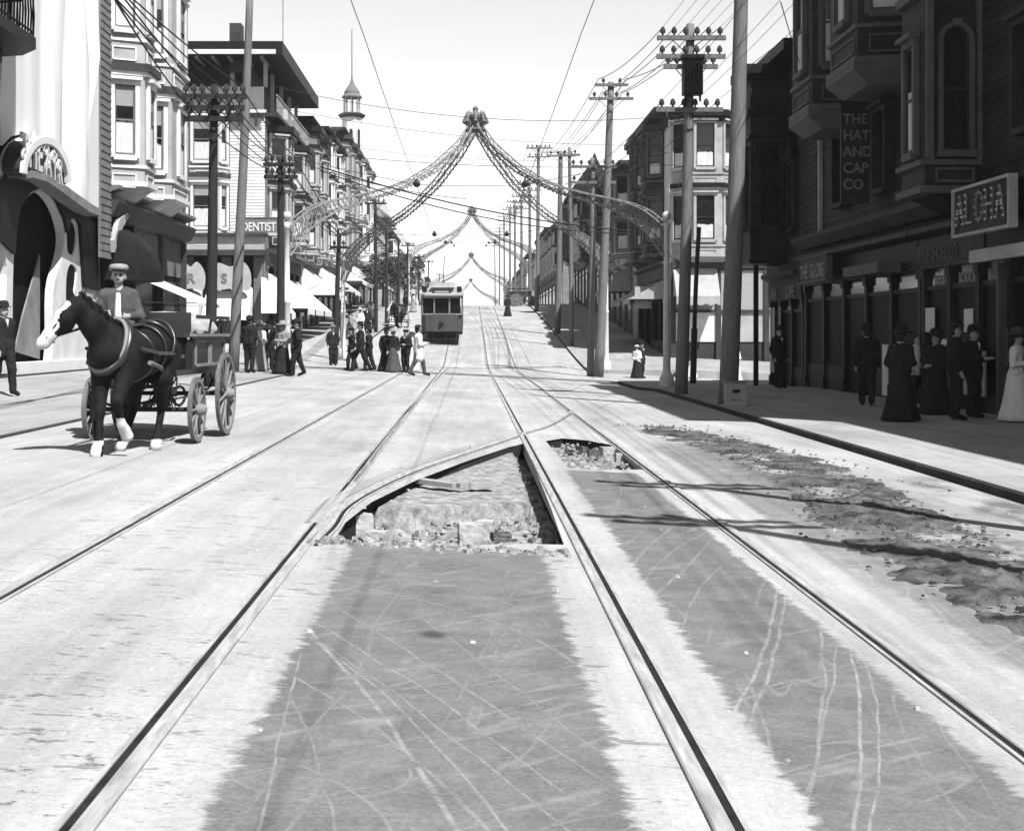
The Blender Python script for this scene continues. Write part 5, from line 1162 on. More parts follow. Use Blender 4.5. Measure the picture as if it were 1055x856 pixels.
# ================================================================ people
def person(X, Y, z, face, h, kind, lab, group=None, pose='stand', coat='cloth_d', low='cloth_d', hat='bowler', hatc='cloth_d', arms='down', lean=0, phase=1, res=.022):
    root = bpy.data.objects.new('person', None); col.objects.link(root); root.location = (X,Y,z); root.rotation_euler = (0,0,face); tag(root, lab, 'person', group)
    k = h/1.7; S = lambda p: tuple(q*k for q in p)
    st = {'stand':0.0,'walk':.17,'stride':.28}[pose]*phase
    def leg(s):
        f = st*s; return [(s*.085,0,.90),(s*.095,-.02-f*.62,.49),(s*.095,.03-f*(1.0 if f>0 else 1.15),.09+(0 if f>=0 else .04))]
    def toe(s): a = leg(s)[2]; return (a[0], a[1]-.17, .035 if st*s >= 0 else .05)
    A = []
    for s in (-1,1):
        sh = (s*.175,.01,1.36)
        if arms == 'down': el, wr = (s*.235,.05-st*s*-.35,1.09), (s*.225,-.04+st*s*.5,.87)
        elif arms == 'bent': el, wr = (s*.235,.02,1.09), (s*.12,-.24,1.12)
        elif arms == 'hold': el, wr = (s*.235,.02,1.09), (s*.06,-.20,1.02)
        elif arms == 'hip': el, wr = (s*.32,.03,1.12), (s*.17,-.06,.98)
        else: el, wr = ((s*.235,.02,1.09), (s*.2,-.28,1.10)) if s > 0 else ((s*.24,.04,1.08),(s*.23,-.03,.86))
        d = (Vector(wr)-Vector(el)).normalized(); ha = tuple(Vector(wr)+d*.09); fi = tuple(Vector(wr)+d*.155+Vector((0,-.02,0))); th = tuple(Vector(wr)+d*.07+Vector((-s*.035,-.03,0)))
        A.append((sh,el,wr,ha,fi,th))
    def sc_(pr): return [(S(a),S(b),ra*k,rb*k) for a,b,ra,rb in pr]
    head = [((0,.01,1.60),(0,-.015,1.55),.088,.072),((0,-.03,1.53),(0,-.05,1.515),.05,.035),((0,-.085,1.575),(0,-.10,1.56),.016,.018),((-.082,.01,1.57),(-.088,.015,1.545),.016,.012),((.082,.01,1.57),(.088,.015,1.545),.016,.012),((0,.02,1.48),(0,.01,1.40),.052,.058)]
    tor = [((-.07,.01,1.32),(-.06,.01,1.02),.115,.10),((.07,.01,1.32),(.06,.01,1.02),.115,.10),((-.07,.01,.95),(.07,.01,.95),.12,.12),((-.15,.01,1.36),(.15,.01,1.36),.065,.065)]
    bodyp = head+tor
    for sh,el,wr,ha,fi,th in A: bodyp += [(sh,el,.052,.042),(el,wr,.04,.028),(wr,ha,.03,.036),(ha,fi,.032,.016),(tuple(Vector(wr)*1.0),th,.018,.012)]
    for s in (-1,1):
        a,b,c = leg(s); bodyp += [(a,b,.09,.062),(b,c,.058,.038),(c,toe(s),.04,.032)]
    if kind == 'woman': bodyp = [q for q in bodyp]
    blob('body', sc_(bodyp), M['skin'], root, res*k, .05)
    # eyes, mouth and hair
    if h > 1.2:
        e = MB(); 
        for s in (-1,1): e.ball(S((s*.032,-.083,1.585)), .011*k, 6)
        e.path([S((-.024,-.088,1.527)),S((0,-.094,1.524)),S((.024,-.088,1.527))], .005*k, 4); 
        e.build('face_features', M['hair'], root)
    if kind == 'woman': hp = [((0,.03,1.62),(0,.05,1.58),.10,.09),((0,.09,1.60),(0,.12,1.56),.06,.055)]
    else: hp = [((0,.035,1.62),(0,.045,1.55),.092,.075)]
    blob('hair', sc_(hp), M['hair'], root, .02*k, .03)
    # coat or blouse
    ex = .026 if kind != 'woman' else .018
    cp = [(a,b,ra+ex,rb+ex) for a,b,ra,rb in tor]
    for sh,el,wr,ha,fi,th in A:
        w_ = tuple(Vector(el).lerp(Vector(wr),.93)); cp += [(sh,el,.052+ex,.046+ex*.9),(el,w_,.045+ex*.9,.032+ex*.7)]
    if kind == 'man': cp += [((-.075,.01,1.0),(-.085,-.01,.78),.125,.125),((.075,.01,1.0),(.085,-.01,.78),.125,.125)]
    if kind == 'longcoat': cp += [((-.075,.01,1.0),(-.10,.0,.62),.13,.15),((.075,.01,1.0),(.10,.0,.62),.13,.15)]
    cp.append(((0,.02,1.42),(0,.015,1.40),.068,.075))
    blob('coat' if kind != 'woman' else 'blouse', sc_(cp), M[coat], root, res*k, .04)
    if kind == 'woman':
        a0 = random.random()*6
        fn = lambda t,z: 1+.05*math.sin(7*t+a0)*(1.05*k-z)/k+.03*math.sin(13*t+a0*2)*(1.0*k-z)/k
        MB().lathe([(r*k,zz*k) for r,zz in ((.10,1.08),(.125,1.05),(.155,.98),(.185,.9),(.205,.75),(.235,.55),(.28,.32),(.335,.12),(.36,.03),(.34,.025),(.3,.2))], (0,.02,0), 40, 1, 1, fn).build('skirt', M[low], root, True)
        MB().lathe([(r*k,zz*k) for r,zz in ((.12,1.02),(.135,1.03),(.135,1.075),(.12,1.08))], (0,.01,0), 20).build('belt', M['shoe'], root, True)
    else:
        tp = [((-.06,.01,1.0),(.06,.01,1.0),.125,.125)]
        for s in (-1,1):
            a,b,c = leg(s); tp += [(a,b,.115,.085),(b,c,.082,.066)]
        blob('trousers', sc_(tp), M[low], root, res*k, .035)
        fp_ = []
        for s in (-1,1):
            c = leg(s)[2]; fp_ = [(c,toe(s),.052,.042)]; blob('shoe', sc_(fp_), M['shoe'], root, .018*k, .02)
        blob('shirt_front', sc_([((0,-.10,1.40),(0,-.118,1.28),.035,.012)]), M['white'], root, .014*k, .01)
    hz = 1.655
    prof = {'bowler':[(.135,0),(.14,.012),(.10,.012),(.098,.05),(.085,.10),(.05,.125),(.005,.13)],'cap':[(.10,-.005),(.115,.01),(.125,.045),(.10,.075),(.05,.085),(.005,.087)],
            'boater':[(.165,0),(.165,.012),(.10,.014),(.098,.085),(.09,.088),(.005,.09)],'wide':[(.24,.0),(.25,.012),(.20,.03),(.12,.035),(.12,.09),(.09,.13),(.04,.15),(.005,.152)],'fedora':[(.17,.01),(.165,.02),(.10,.014),(.096,.09),(.07,.11),(.03,.10),(.005,.098)]}
    if hat:
        ho = MB().lathe([(r*k,(hz+zz)*k) for r,zz in prof[hat]], (0,.012*k,0), 20, 1, 1.1).build('hat', M[hatc], root, True)
        if hat in ('boater','fedora','wide'): MB().lathe([(.101*k if hat!='wide' else .124*k,(hz+.018)*k),((.102 if hat!='wide' else .125)*k,(hz+.045)*k)], (0,.012*k,0), 20, 1, 1.1).build('hat_band', M['cloth_d' if hatc != 'cloth_d' else 'cloth_g'], ho)
        if hat == 'cap': MB().prism([(.09*math.cos(math.pi+math.pi*i/8)*k, (-.05+.11*math.sin(math.pi+math.pi*i/8))*k) for i in range(9)], (hz)*k, (hz+.012)*k).build('cap_peak', M['shoe'], ho)
    return root
def pp(px, py, dz=None):
    """ground point for a foot pixel on road or pavement"""
    X, Y = gp(px, py); 
    return X, Y
PI = math.pi
def at(px, Y, surf=None):
    X = XA(px, Y); z = (WL(X,Y) if X < -5.8 else WR(X,Y) if (X > 5.6 and not (57 < Y < 71)) else G(X,Y)); return X, Y, z
def ppl(px, Y, face, h, kind, lab, **k):
    X, Y, z = at(px, Y); return person(X, Y, z, face, h, kind, lab, 'people on the street', **k)
# left side
ppl(4, 29.5, .9, 1.78, 'man', 'dark figure in hat at the far left edge in front of the plaster hall', pose='walk')
ppl(257, 48.5, PI*.9, 1.78, 'man', 'burly man in dark coat seen from behind beside the leaning light pole', hat='bowler', arms='bent')
ppl(267, 50.5, .4, 1.62, 'woman', 'woman in light blouse and pale wide hat beside the burly man', coat='cloth_w', low='cloth_m', hat='wide', hatc='straw', arms='bent')
ppl(277, 52, .2, 1.68, 'man', 'dark-suited man in the shade left of the dark corner pole', hat='fedora')
ppl(283, 53.5, .7, 1.66, 'man', 'man in dark coat half hidden behind the dark corner pole', hat='cap')
ppl(291, 47.5, -.3, 1.60, 'woman', 'woman in dark skirt and pale collar standing at the dark corner pole', coat='cloth_m', low='cloth_d', hat='wide', hatc='cloth_m', arms='bent')
ppl(306, 47.0, -1.4, 1.75, 'man', 'man in dark suit with light sash walking right of the dark corner pole', pose='walk', arms='hip')
ppl(298, 51.5, 1.2, 1.70, 'man', 'man in black behind the group on the left corner', hat='bowler')
ppl(343, 63, .3, 1.66, 'man', 'man in dark suit standing between arch post and crossing group', hat='boater', hatc='cloth_m')
ppl(362, 57.0, -1.5, 1.58, 'man', 'short man in black at the left end of the group crossing the street', pose='walk', hat='cap')
ppl(371, 55.8, -1.3, 1.80, 'man', 'tall striding man in black leading the crossing group, right foot forward', pose='stride', hat='bowler', phase=-1)
ppl(380, 57.2, -1.6, 1.62, 'man', 'man in black with white collar behind the tall striding man', pose='walk', hat='fedora', arms='bent')
ppl(398, 57.5, .2, 1.62, 'woman', 'woman in long black dress, left one of the pair in the crossing', hat='wide', coat='cloth_d', low='cloth_d')
ppl(405, 57.0, -.2, 1.60, 'woman', 'woman in wide dark grey skirt, right one of the pair in the crossing', hat='wide', hatc='cloth_m', coat='cloth_d', low='cloth_g')
ppl(418, 57.5, -.5, 1.62, 'man', 'man in black suit between the two women and the man in white coat', hat='cap', arms='bent')
ppl(424, 60.5, .2, 1.62, 'woman', 'woman in white dress and pale hat behind the man in white coat', hat='wide', hatc='straw', coat='cloth_w', low='cloth_w')
ppl(431, 54.2, 1.9, 1.78, 'longcoat', 'man in white duster coat and dark hat striding past the streetcar', pose='stride', coat='cloth_w', low='cloth_g', hat='fedora', arms='bent', phase=1)
# up the left pavement
for i,(px,Y,kind,c,l,ht,lab) in enumerate(((371,92,'woman','cloth_w','cloth_w','wide','woman in white on the left pavement under the second awning'),(378,93,'man','cloth_d','cloth_d','bowler','dark man beside the woman in white under the second awning'),(383,100,'man','cloth_g','cloth_d','fedora','man in grey coat farther up the left pavement'),
    (404,108,'woman','cloth_w','cloth_w','wide','woman in white dress high on the left kerb'),(409,106,'man','cloth_d','cloth_d','bowler','dark man walking beside the white dress high on the left kerb'),(352,86,'man','cloth_d','cloth_d','fedora','man in shade below the first awning of the left row'),(361,88,'woman','cloth_m','cloth_g','wide','woman in drab dress below the first awning of the left row'),
    (426,128,'woman','cloth_w','cloth_m','wide','small light-bloused woman near the crest on the left'),(418,124,'man','cloth_d','cloth_d','bowler','small dark man near the crest on the left'))):
    ppl(px, Y, .3*i, 1.62 if kind == 'woman' else 1.74, kind, lab, coat=c, low=l, hat=ht, hatc='straw' if c == 'cloth_w' else 'cloth_d', res=.03)
ppl(523, 121, .1, 1.62, 'woman', 'lone woman in long black dress near the crest right of the streetcar', hat='wide', res=.03)
# right side
ppl(928, 27.6, 2.6, 1.66, 'woman', 'woman in long black dress seen from behind on the shaded right pavement', hat='wide', arms='bent')
ppl(893, 33.5, 2.9, 1.76, 'man', 'dark man in bowler walking away by the shaded shop doors', pose='walk')
ppl(964, 29.8, -1.0, 1.62, 'woman', 'woman in black with white collar left in the group by the shop posters', hat='wide', arms='hold')
ppl(985, 27.8, 1.4, 1.78, 'man', 'tall dark man in the middle of the group by the shop posters', hat='fedora')
ppl(1003, 28.6, .8, 1.70, 'man', 'dark man at the right of the group by the shop posters', hat='bowler', arms='bent')
ppl(1049, 27.2, .9, 1.62, 'woman', 'woman in white dress cut off by the right edge', hat='wide', hatc='cloth_g', coat='cloth_w', low='cloth_w', arms='bent')
ppl(945, 34.5, .6, 1.56, 'man', 'boy in pale shirt before the bright shop card', coat='cloth_w', low='cloth_d', hat=None)
ppl(803, 44.5, .5, 1.78, 'man', 'man in black leaning near the corner of the low dark building', hat='bowler')
X, Y = XA(757,69), 69.0
person(X, Y, G(X,Y), -.2, 1.66, 'woman', 'woman in white dress and pale hat right of the thickest pole across the junction', 'people on the street', hat='wide', hatc='straw', coat='cloth_w', low='cloth_w', arms='bent')
X = XA(712,70); person(X, 70, G(X,70), .8, 1.6, 'woman', 'woman in pale skirt behind the transformer pole', 'people on the street', hat='wide', coat='cloth_d', low='cloth_w')
X = XA(656,67); person(X, 67, G(X,67), -.6, 1.45, 'woman', 'child-sized figure with white blouse at the far right corner', 'people on the street', hat='boater', hatc='cloth_w', coat='cloth_w', low='cloth_d', arms='hold')
X = XA(661,67.6); person(X, 67.6, G(X,67.6), .9, 1.6, 'man', 'dark man beside the white blouse at the far right corner', 'people on the street', hat='bowler')
# ================================================================ horse
HX, HY = -3.98, 17.6; HZ = G(HX,HY)
hr = bpy.data.objects.new('horse', None); col.objects.link(hr); hr.location = (HX,HY,HZ); tag(hr, 'dark harnessed horse with a white blaze, head turned aside, trotting before the wagon', 'horse')
B = lambda *a: a
hp = [((.13,.80,1.22),(.11,.55,1.22),.24,.255),((.11,.55,1.20),(.02,.05,1.13),.255,.275),((.02,.05,1.13),(-.08,-.38,1.16),.275,.25),((-.08,-.38,1.18),(-.14,-.58,1.16),.235,.18),
  ((-.06,-.25,1.36),(-.02,.1,1.33),.12,.12),((.12,.75,1.33),(.10,.5,1.34),.16,.15),
  ((-.10,-.42,1.28),(-.27,-.70,1.50),.19,.125),((-.27,-.70,1.50),(-.40,-.80,1.68),.125,.09),((-.12,-.5,1.15),(-.24,-.70,1.38),.14,.09),
  ((-.42,-.84,1.68),(-.52,-.90,1.56),.115,.105),((-.52,-.90,1.56),(-.66,-.97,1.38),.10,.07),((-.66,-.97,1.38),(-.735,-1.0,1.29),.068,.06),((-.735,-1.0,1.29),(-.76,-1.01,1.255),.055,.045),((-.50,-.88,1.47),(-.56,-.90,1.42),.075,.05),((-.66,-.97,1.33),(-.70,-.985,1.26),.045,.04),
  ((-.37,-.78,1.76),(-.355,-.79,1.87),.035,.012),((-.43,-.88,1.76),(-.435,-.90,1.87),.035,.012)]
# fore legs: planted one, then the lifted one with bent knee
hp += [((-.22,-.45,1.12),(-.22,-.46,.84),.16,.10),((-.22,-.46,.84),(-.21,-.56,.50),.095,.062),((-.21,-.56,.50),(-.205,-.62,.17),.05,.042),((-.205,-.62,.17),(-.21,-.68,.10),.048,.05),((-.21,-.69,.09),(-.21,-.72,.035),.06,.075)]
hp += [((.04,-.42,1.12),(.06,-.52,.88),.16,.10),((.06,-.52,.88),(.03,-.78,.64),.095,.066),((.03,-.78,.64),(.06,-.66,.36),.052,.045),((.06,-.66,.36),(.08,-.60,.30),.048,.05),((.08,-.60,.30),(.10,-.56,.23),.055,.07)]
# hind legs with stifle, hock and shank
hp += [((.24,.78,1.16),(.27,.52,.84),.22,.13),((.27,.52,.84),(.23,.74,.52),.12,.062),((.23,.74,.52),(.20,.62,.18),.05,.042),((.20,.62,.18),(.20,.56,.10),.046,.05),((.20,.55,.09),(.20,.51,.035),.06,.072)]
hp += [((.0,.74,1.16),(-.04,.45,.84),.22,.13),((-.04,.45,.84),(-.06,.55,.52),.12,.062),((-.06,.55,.52),(-.10,.28,.22),.05,.042),((-.10,.28,.22),(-.12,.20,.13),.046,.05),((-.12,.19,.12),(-.14,.13,.06),.06,.072)]
def hm(c):
    if c.x < -.40 and c.z > 1.18 and c.y < -.80:
        a = Vector((-.45,-.865,1.66)); d = (Vector((-.76,-1.01,1.25))-a).normalized(); q = Vector(c)-a; t = q.dot(d); q -= d*t
        n = Vector((-.75,-.35,.5)); n -= d*n.dot(d); n.normalize(); o = q.dot(n); s_ = d.cross(n).normalized(); w_ = abs(q.dot(s_))
        if t > -.04 and o > -.012 and w_ < .085+.05*max(0,t): return 1
        if t > .34: return 1
    if c.z < .18 and c.x < -.15 and c.y < -.4: return 1
    if c.z < .44 and c.x > 0 and c.y < -.4: return 1
    if c.z < .12 and c.y > 0: return 1
    return 0
blob('body', hp, [M['coat'],M['coatw']], hr, .018, .09, hm)
mn = MB()
for i in range(130):
    t = random.random(); p = Vector((-.38,-.74,1.80)).lerp(Vector((-.09,-.24,1.46)), t)+Vector((random.gauss(0,.02),random.gauss(0,.02),random.gauss(0,.015))); s = random.uniform(.12,.22)
    mn.path([p, p+Vector((.06,-.03,-.02+.02)), p+Vector((.10+random.gauss(0,.02),-.03,-s))], [.014,.012,.003], 4)
for i in range(30): p = Vector((-.40,-.84,1.79)); mn.path([p+Vector((random.gauss(0,.015),random.gauss(0,.015),0)), p+Vector((-.05,-.05,-.02)), p+Vector((-.09+random.gauss(0,.02),-.07,-.14))], [.012,.01,.003], 4)
mn.build('mane', M['mane'], hr)
tl = MB()
for i in range(60): a = Vector((.14,1.06,1.30)); b = a+Vector((random.gauss(0,.02),.08,-.12)); tl.path([a,b,b+Vector((random.gauss(.02,.05),random.gauss(.02,.03),-.35)),b+Vector((random.gauss(.02,.08),random.gauss(0,.05),-.72))], [.02,.02,.014,.004], 4)
tl.build('tail', M['mane'], hr)
ey = MB(); ey.ball((-.535,-.995,1.565), .022, 8); ey.ball((-.735,-1.055,1.30), .013, 6); ey.build('eye_and_nostril', M['shoe'], hr)
def hoop(c, n, rx, rz, r, name, m='harness', a0=0, a1=2*PI, seg=28):
    c = Vector(c); n = Vector(n).normalized(); u = n.cross(Vector((0,0,1))).normalized(); v = u.cross(n)
    mb = MB(); mb.path([c+u*rx*math.cos(a0+(a1-a0)*i/seg)+v*rz*math.sin(a0+(a1-a0)*i/seg) for i in range(seg+1)], r, 6, False); return mb.build(name, M[m], hr, True)
hoop((-.12,-.44,1.24), (-.35,-.8,.45), .245, .33, .055, 'collar', 'harness'); hoop((-.14,-.48,1.26), (-.35,-.8,.45), .235, .335, .026, 'hames', 'wheelp')
hoop((0,.0,1.13), (.1,1,0), .29, .29, .026, 'girth'); hoop((.07,.36,1.19), (.1,1,0), .29, .29, .022, 'belly_band'); hoop((.12,.72,1.24), (.1,.75,.55), .29, .36, .03, 'breeching'); hoop((.12,.62,1.25), (.1,.95,-.4), .29, .33, .024, 'hip_strap')
st = MB(); st.path([(-.02,-.30,1.50),(.03,.0,1.475),(.08,.4,1.50),(.12,.7,1.50),(.14,.98,1.40)], .02, 5); st.build('back_strap', M['harness'], hr)
MB().path([(.22,-.42,1.22),(.335,0,1.16),(.40,.5,1.15),(.40,1.2,1.1)], .022, 5).build('trace', M['harness'], hr); MB().path([(-.40,-.42,1.22),(-.32,0,1.16),(-.22,.5,1.15),(-.2,1.2,1.1)], .022, 5).build('trace', M['harness'], hr)
br = MB(); br.path([(-.44,-.80,1.62),(-.50,-.985,1.60),(-.58,-1.01,1.49),(-.68,-1.045,1.34)], .013, 5); br.path([(-.68,-1.045,1.34),(-.735,-.99,1.365),(-.70,-.91,1.35),(-.63,-.92,1.29),(-.67,-1.03,1.30)], .012, 5); br.path([(-.50,-.985,1.60),(-.57,-.93,1.66),(-.45,-.86,1.78)], .012, 5); br.build('bridle', M['harness'], hr)
rn = MB(); rn.path([(-.68,-1.05,1.33),(-.45,-.8,1.42),(-.25,-.35,1.56),(-.3,.6,1.58),(-.55,1.75,1.52)], .009, 4); rn.build('rein', M['harness'], hr)
rn = MB(); rn.path([(-.68,-.94,1.33),(-.35,-.62,1.46),(-.12,-.3,1.54),(-.2,.6,1.57),(-.42,1.75,1.50)], .009, 4); rn.build('rein', M['harness'], hr)
# ================================================================ wagon
WX, WY = -4.2, 19.45; WZ = G(WX, WY)
wg = bpy.data.objects.new('delivery_wagon', None); col.objects.link(wg); wg.location = (WX,WY,WZ-.02); wg.rotation_euler = (0,0,R(-3)); tag(wg, 'dark horse-drawn delivery wagon with pale spoked wheels and a rolled tarpaulin', 'wagon')
def lb(mb, name, m, par=wg, smooth=False): return mb.build(name, M[m], par, smooth)
def wheel(x, y, r, ns, nm='wheel'):
    rot = Matrix.Translation((x,y,r+.0)) @ Matrix.Rotation(R(90),4,'Y')
    sgn = 1 if x > 0 else -1
    ring = lambda ro, ri, w_: MB().lathe([(ri,-w_),(ro,-w_),(ro,w_),(ri,w_),(ri,-w_)], (0,0,0), 40)
    wr = lb(ring(r-.012, r-.065, .024).xf(rot), nm, 'wheelp', wg, False)
    lb(ring(r, r-.012, .026).xf(rot), 'tyre', 'tyre', wr)
    sp = MB()
    for i in range(ns):
        a = 2*PI*i/ns; c, s = math.cos(a), math.sin(a); sp.path([(c*.06,s*.06,.012*(1 if i%2 else -1)),(c*(r-.06),s*(r-.06),0)], [.022,.015], 5)
    lb(sp.xf(rot), 'spokes', 'wheelp', wr)
    lb(MB().lathe([(.03,-.13),(.055,-.12),(.085,-.04),(.085,.04),(.055,.12),(.03,.13)], (0,0,0), 14).xf(rot), 'hub', 'wheelp', wr, True)
    return wr
for s in (-1,1): wheel(s*.68, 0, .42, 12); wheel(s*.72, 1.55, .57, 14)
for y, r in ((0,.42),(1.55,.57)):
    lb(MB().path([(-.66,y,r),(.66,y,r)], .03, 8), 'axle', 'iron')
    for s in (-1,1):
        q = MB(); q.path([(s*.45,y-.38,r+.18),(s*.45,y-.2,r+.08),(s*.45,y,r+.05),(s*.45,y+.2,r+.08),(s*.45,y+.38,r+.18),(s*.45,y+.2,r+.27),(s*.45,y,r+.30),(s*.45,y-.2,r+.27),(s*.45,y-.38,r+.18)], .02, 5); lb(q, 'leaf_spring', 'iron')
lb(MB().bar((0,0,.46),(0,1.55,.62),.06,.08), 'reach_bar', 'wagon')
lb(MB().bar((-.3,0,.44),(.25,1.5,.60),.03,.03), 'brace_rod', 'iron'); lb(MB().bar((.3,0,.44),(-.25,1.5,.60),.03,.03), 'brace_rod', 'iron')
lb(MB().lathe([(.02,.0),(.34,.0),(.34,.03),(.02,.03)], (0,0,.70), 20), 'turntable', 'iron')
lb(MB().box(-.52,.52,-.45,2.35,.86,.93), 'floor', 'wagon')
for s in (-1,1):
    sd = MB(); sd.box(s*.52-.02,s*.52+.02,.35,2.3,.93,1.36); so_ = lb(sd, 'side_board', 'wagon')
    pn = MB(); frame_box(pn, Fr((s*.542,0,0),(0,1),(s,0)), .5, 1.25, 1.0, 1.28, .035, -.01, .022); lb(pn, 'panel_moulding', 'wheelp', so_)
    pn = MB(); frame_box(pn, Fr((s*.542,0,0),(0,1),(s,0)), 1.4, 2.2, 1.0, 1.28, .035, -.01, .022); lb(pn, 'panel_moulding', 'wheelp', so_)
    lb(MB().box(s*.56-.05,s*.56+.05,.3,2.35,1.36,1.40), 'top_rail', 'wheelp')
lb(MB().box(-.52,.52,2.27,2.31,.93,1.36), 'tail_board', 'wagon'); lb(MB().box(-.52,.52,.33,.37,.93,1.30), 'front_board', 'wagon')
for y in (1.2,1.75,2.25):
    for s in (-1,1): lb(MB().bar((s*.56,y,1.38),(s*.6,y,1.62),.03,.03), 'stake', 'wagon')
lb(MB().bar((.6,.35,1.62),(.6,2.3,1.62),.03,.05), 'upper_rail', 'wagon'); lb(MB().bar((-.6,.35,1.62),(-.6,2.3,1.62),.03,.05), 'upper_rail', 'wagon')
lb(MB().box(-.60,.50,.05,.42,1.35,1.41), 'seat', 'wagon'); lb(MB().box(-.60,.50,.40,.44,1.41,1.68), 'seat_back', 'wagon')
lb(MB().box(-.5,.45,.10,.38,.93,1.35), 'seat_box', 'black'); lb(MB().box(-.5,.5,-.48,-.44,.90,1.18), 'dash_board', 'wagon')
lb(MB().path([(.38,-.2,.75),(.5,-.9,.82),(.6,-1.5,1.0),(.6,-2.0,1.06)], .028, 6), 'shaft', 'wheelp'); lb(MB().path([(-.38,-.2,.75),(-.26,-.9,.82),(-.14,-1.5,1.0),(-.13,-2.0,1.06)], .028, 6), 'shaft', 'wheelp')
# cargo under a tarpaulin
tp_ = MB(); n = 12; rings = []
for i in range(13):
    y = .55+i*.14; rr = []
    for j in range(n+1):
        a = PI*j/n; rr.append(( .50*math.cos(a)*(1+.04*math.sin(i*1.3+j)), y+.02*math.sin(j*2+i), 1.32+.36*math.sin(a)**.7*(1+.07*math.sin(i*.9+j*.8))))
    rings.append(rr)
for i in range(12):
    for j in range(n): tp_.add([rings[i][j],rings[i][j+1],rings[i+1][j+1],rings[i+1][j]], [(0,1,2,3)])
tp_.add(rings[0], [tuple(range(n+1))]); tp_.add(rings[12], [tuple(range(n+1))])
tpo = tp_.build('tarpaulin', M['canvasd'], None, True); tpo.location = wg.location; tpo.rotation_euler = wg.rotation_euler; tag(tpo, 'rounded pale tarpaulin load lying in the wagon box', 'tarpaulin')
# ================================================================ driver, seated
dr = bpy.data.objects.new('person', None); col.objects.link(dr); q = Matrix.Rotation(R(-3),4,'Z') @ Vector((-.40,.2,0)); dr.location = (WX+q.x, WY+q.y, WZ+1.38); dr.rotation_euler = (0,0,.15)
tag(dr, 'wagon driver in dark jacket, pale cap and light waistcoat holding the reins', 'person', 'people on the street')
tr_ = [((-.08,.02,.46),(-.065,.0,.12),.12,.105),((.08,.02,.46),(.065,.0,.12),.12,.105),((-.08,.0,.08),(.08,.0,.08),.125,.125),((-.16,.01,.50),(.16,.01,.50),.065,.065)]
hd = [((0,-.01,.77),(0,-.035,.72),.09,.073),((0,-.05,.70),(0,-.07,.685),.05,.035),((0,-.108,.745),(0,-.122,.73),.013,.017),((-.083,-.01,.74),(-.09,-.005,.71),.016,.012),((.083,-.01,.74),(.09,-.005,.71),.016,.012),((0,.01,.64),(0,0,.56),.054,.06)]
arm = [((-.185,.01,.49),(-.26,-.06,.22)),((-.26,-.06,.22),(-.14,-.30,.26)),((.185,.01,.49),(.27,-.05,.22)),((.27,-.05,.22),(.15,-.31,.22))]
lg = [((-.10,-.02,.09),(-.15,-.44,.08),.10,.075),((-.15,-.44,.08),(-.15,-.50,-.28),.07,.045),((-.15,-.49,-.29),(-.15,-.63,-.315),.042,.034),((.10,-.02,.09),(.15,-.44,.08),.10,.075),((.15,-.44,.08),(.15,-.52,-.28),.07,.045),((.15,-.51,-.29),(.15,-.65,-.315),.042,.034)]
bp_ = tr_+hd+[(arm[0][0],arm[0][1],.055,.045),(arm[1][0],arm[1][1],.042,.03),(arm[2][0],arm[2][1],.055,.045),(arm[3][0],arm[3][1],.042,.03)]+lg
for wx, wy, wz, s in ((-.14,-.30,.26,-1),(.15,-.31,.22,1)):
    pc = (wx-s*.035,wy-.055,wz-.005); bp_ += [((wx,wy,wz),pc,.03,.034)]
    for i, ln in enumerate((.045,.052,.05,.038)):
        o_ = (.026-i*.017); a = (pc[0]-s*.01,pc[1]-.02,pc[2]+o_); b = (a[0]-s*.005,a[1]-ln*.8,a[2]-.006); c = (b[0]-s*.022,b[1]+.008,b[2]-.018); bp_ += [(a,b,.0105,.0095),(b,c,.0095,.008)]
    bp_ += [((pc[0],pc[1]+.02,pc[2]+.03),(pc[0]-s*.02,pc[1]-.03,pc[2]+.045),.012,.010)]
blob('body', bp_, M['skin'], dr, .011, .03)
ex = .024; cp = [(a,b,c+ex,d+ex) for a,b,c,d in tr_]+[(arm[0][0],arm[0][1],.08,.068),(arm[1][0],tuple(Vector(arm[1][0]).lerp(Vector(arm[1][1]),.92)),.066,.05),(arm[2][0],arm[2][1],.08,.068),(arm[3][0],tuple(Vector(arm[3][0]).lerp(Vector(arm[3][1]),.92)),.066,.05)]
blob('jacket', cp, M['cloth_g'], dr, .018, .035)
blob('waistcoat', [((0,-.095,.50),(0,-.10,.22),.035,.055)], M['cloth_w'], dr, .015, .02)
blob('trousers', [((-.07,0,.08),(.07,0,.08),.14,.14)]+[(a,b,c+.022,d+.02) for a,b,c,d in (lg[0],lg[1],lg[3],lg[4])], M['cloth_g'], dr, .018, .03)
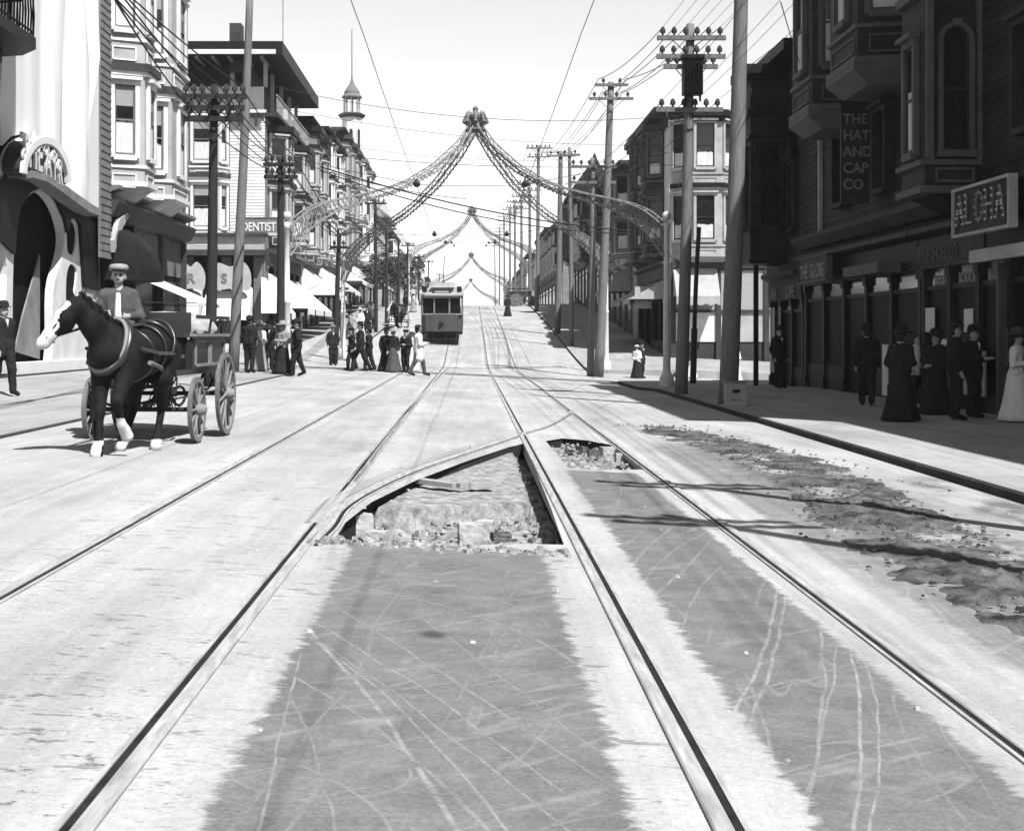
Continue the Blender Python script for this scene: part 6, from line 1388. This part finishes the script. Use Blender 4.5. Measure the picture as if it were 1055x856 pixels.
blob('shoe', [(lg[2][0],lg[2][1],.052,.042)], M['shoe'], dr, .015, .02); blob('shoe', [(lg[5][0],lg[5][1],.052,.042)], M['shoe'], dr, .015, .02)
blob('hair', [((0,.02,.79),(0,.03,.72),.092,.075)], M['hair'], dr, .015, .03)
ff = MB()
for s in (-1,1): ff.ball((s*.032,-.106,.755), .011, 6); ff.path([(s*.05,-.10,.775),(s*.018,-.112,.775)], .005, 4)
ff.path([(-.024,-.107,.697),(0,-.113,.694),(.024,-.107,.697)], .005, 4); ff.build('face_features', M['hair'], dr)
hh = MB().lathe([(.10,-.005),(.118,.01),(.13,.045),(.105,.08),(.05,.09),(.005,.092)], (0,-.01,.82), 20, 1, 1.1).build('cap', M['cloth_m'], dr, True)
MB().prism([(.09*math.cos(PI+PI*i/8), -.06+.12*math.sin(PI+PI*i/8)) for i in range(9)], .815, .829).build('cap_peak', M['shoe'], hh)
# a distant copy of the wagon and horse on the far hill
def far(o, loc, rz, lab):
    c = copy_tree(o); c.location = loc; c.rotation_euler = (0,0,rz); c['label'] = lab; return c
wz = L(104)+.02
far(wg, (XA(410,104), 104, G(XA(410,104),104)), R(2), 'small dark wagon standing high on the left side of the hill'); far(hr, (XA(410,104)+.1,102.3,G(-4.9,102)), R(4), 'distant dark horse before the small wagon high on the left')
far(wg, (XA(548,141), 141, L(141)), R(90), 'small dark wagon crossing sideways near the crest on the right')

# ================================================================ street haze
hz_ = MB().box(-95,95,-75,760,-9,34).build('haze', bpy.data.materials.new('haze_air'), None, kind='stuff')
hm_ = hz_.data.materials[0]; hm_.use_nodes = True; nt = hm_.node_tree
for n in list(nt.nodes):
    if n.type == 'BSDF_PRINCIPLED': nt.nodes.remove(n)
v = nt.nodes.new('ShaderNodeVolumePrincipled'); v.inputs['Color'].default_value = (.95,.95,.95,1); v.inputs['Density'].default_value = .00025; v.inputs['Anisotropy'].default_value = .2
nt.links.new(v.outputs[0], [n for n in nt.nodes if n.type == 'OUTPUT_MATERIAL'][0].inputs['Volume'])
tag(hz_, 'thin bright haze that pales the far blocks and arches', 'haze')
for o in list(col.objects):
    if '_w' in o: del o['_w']
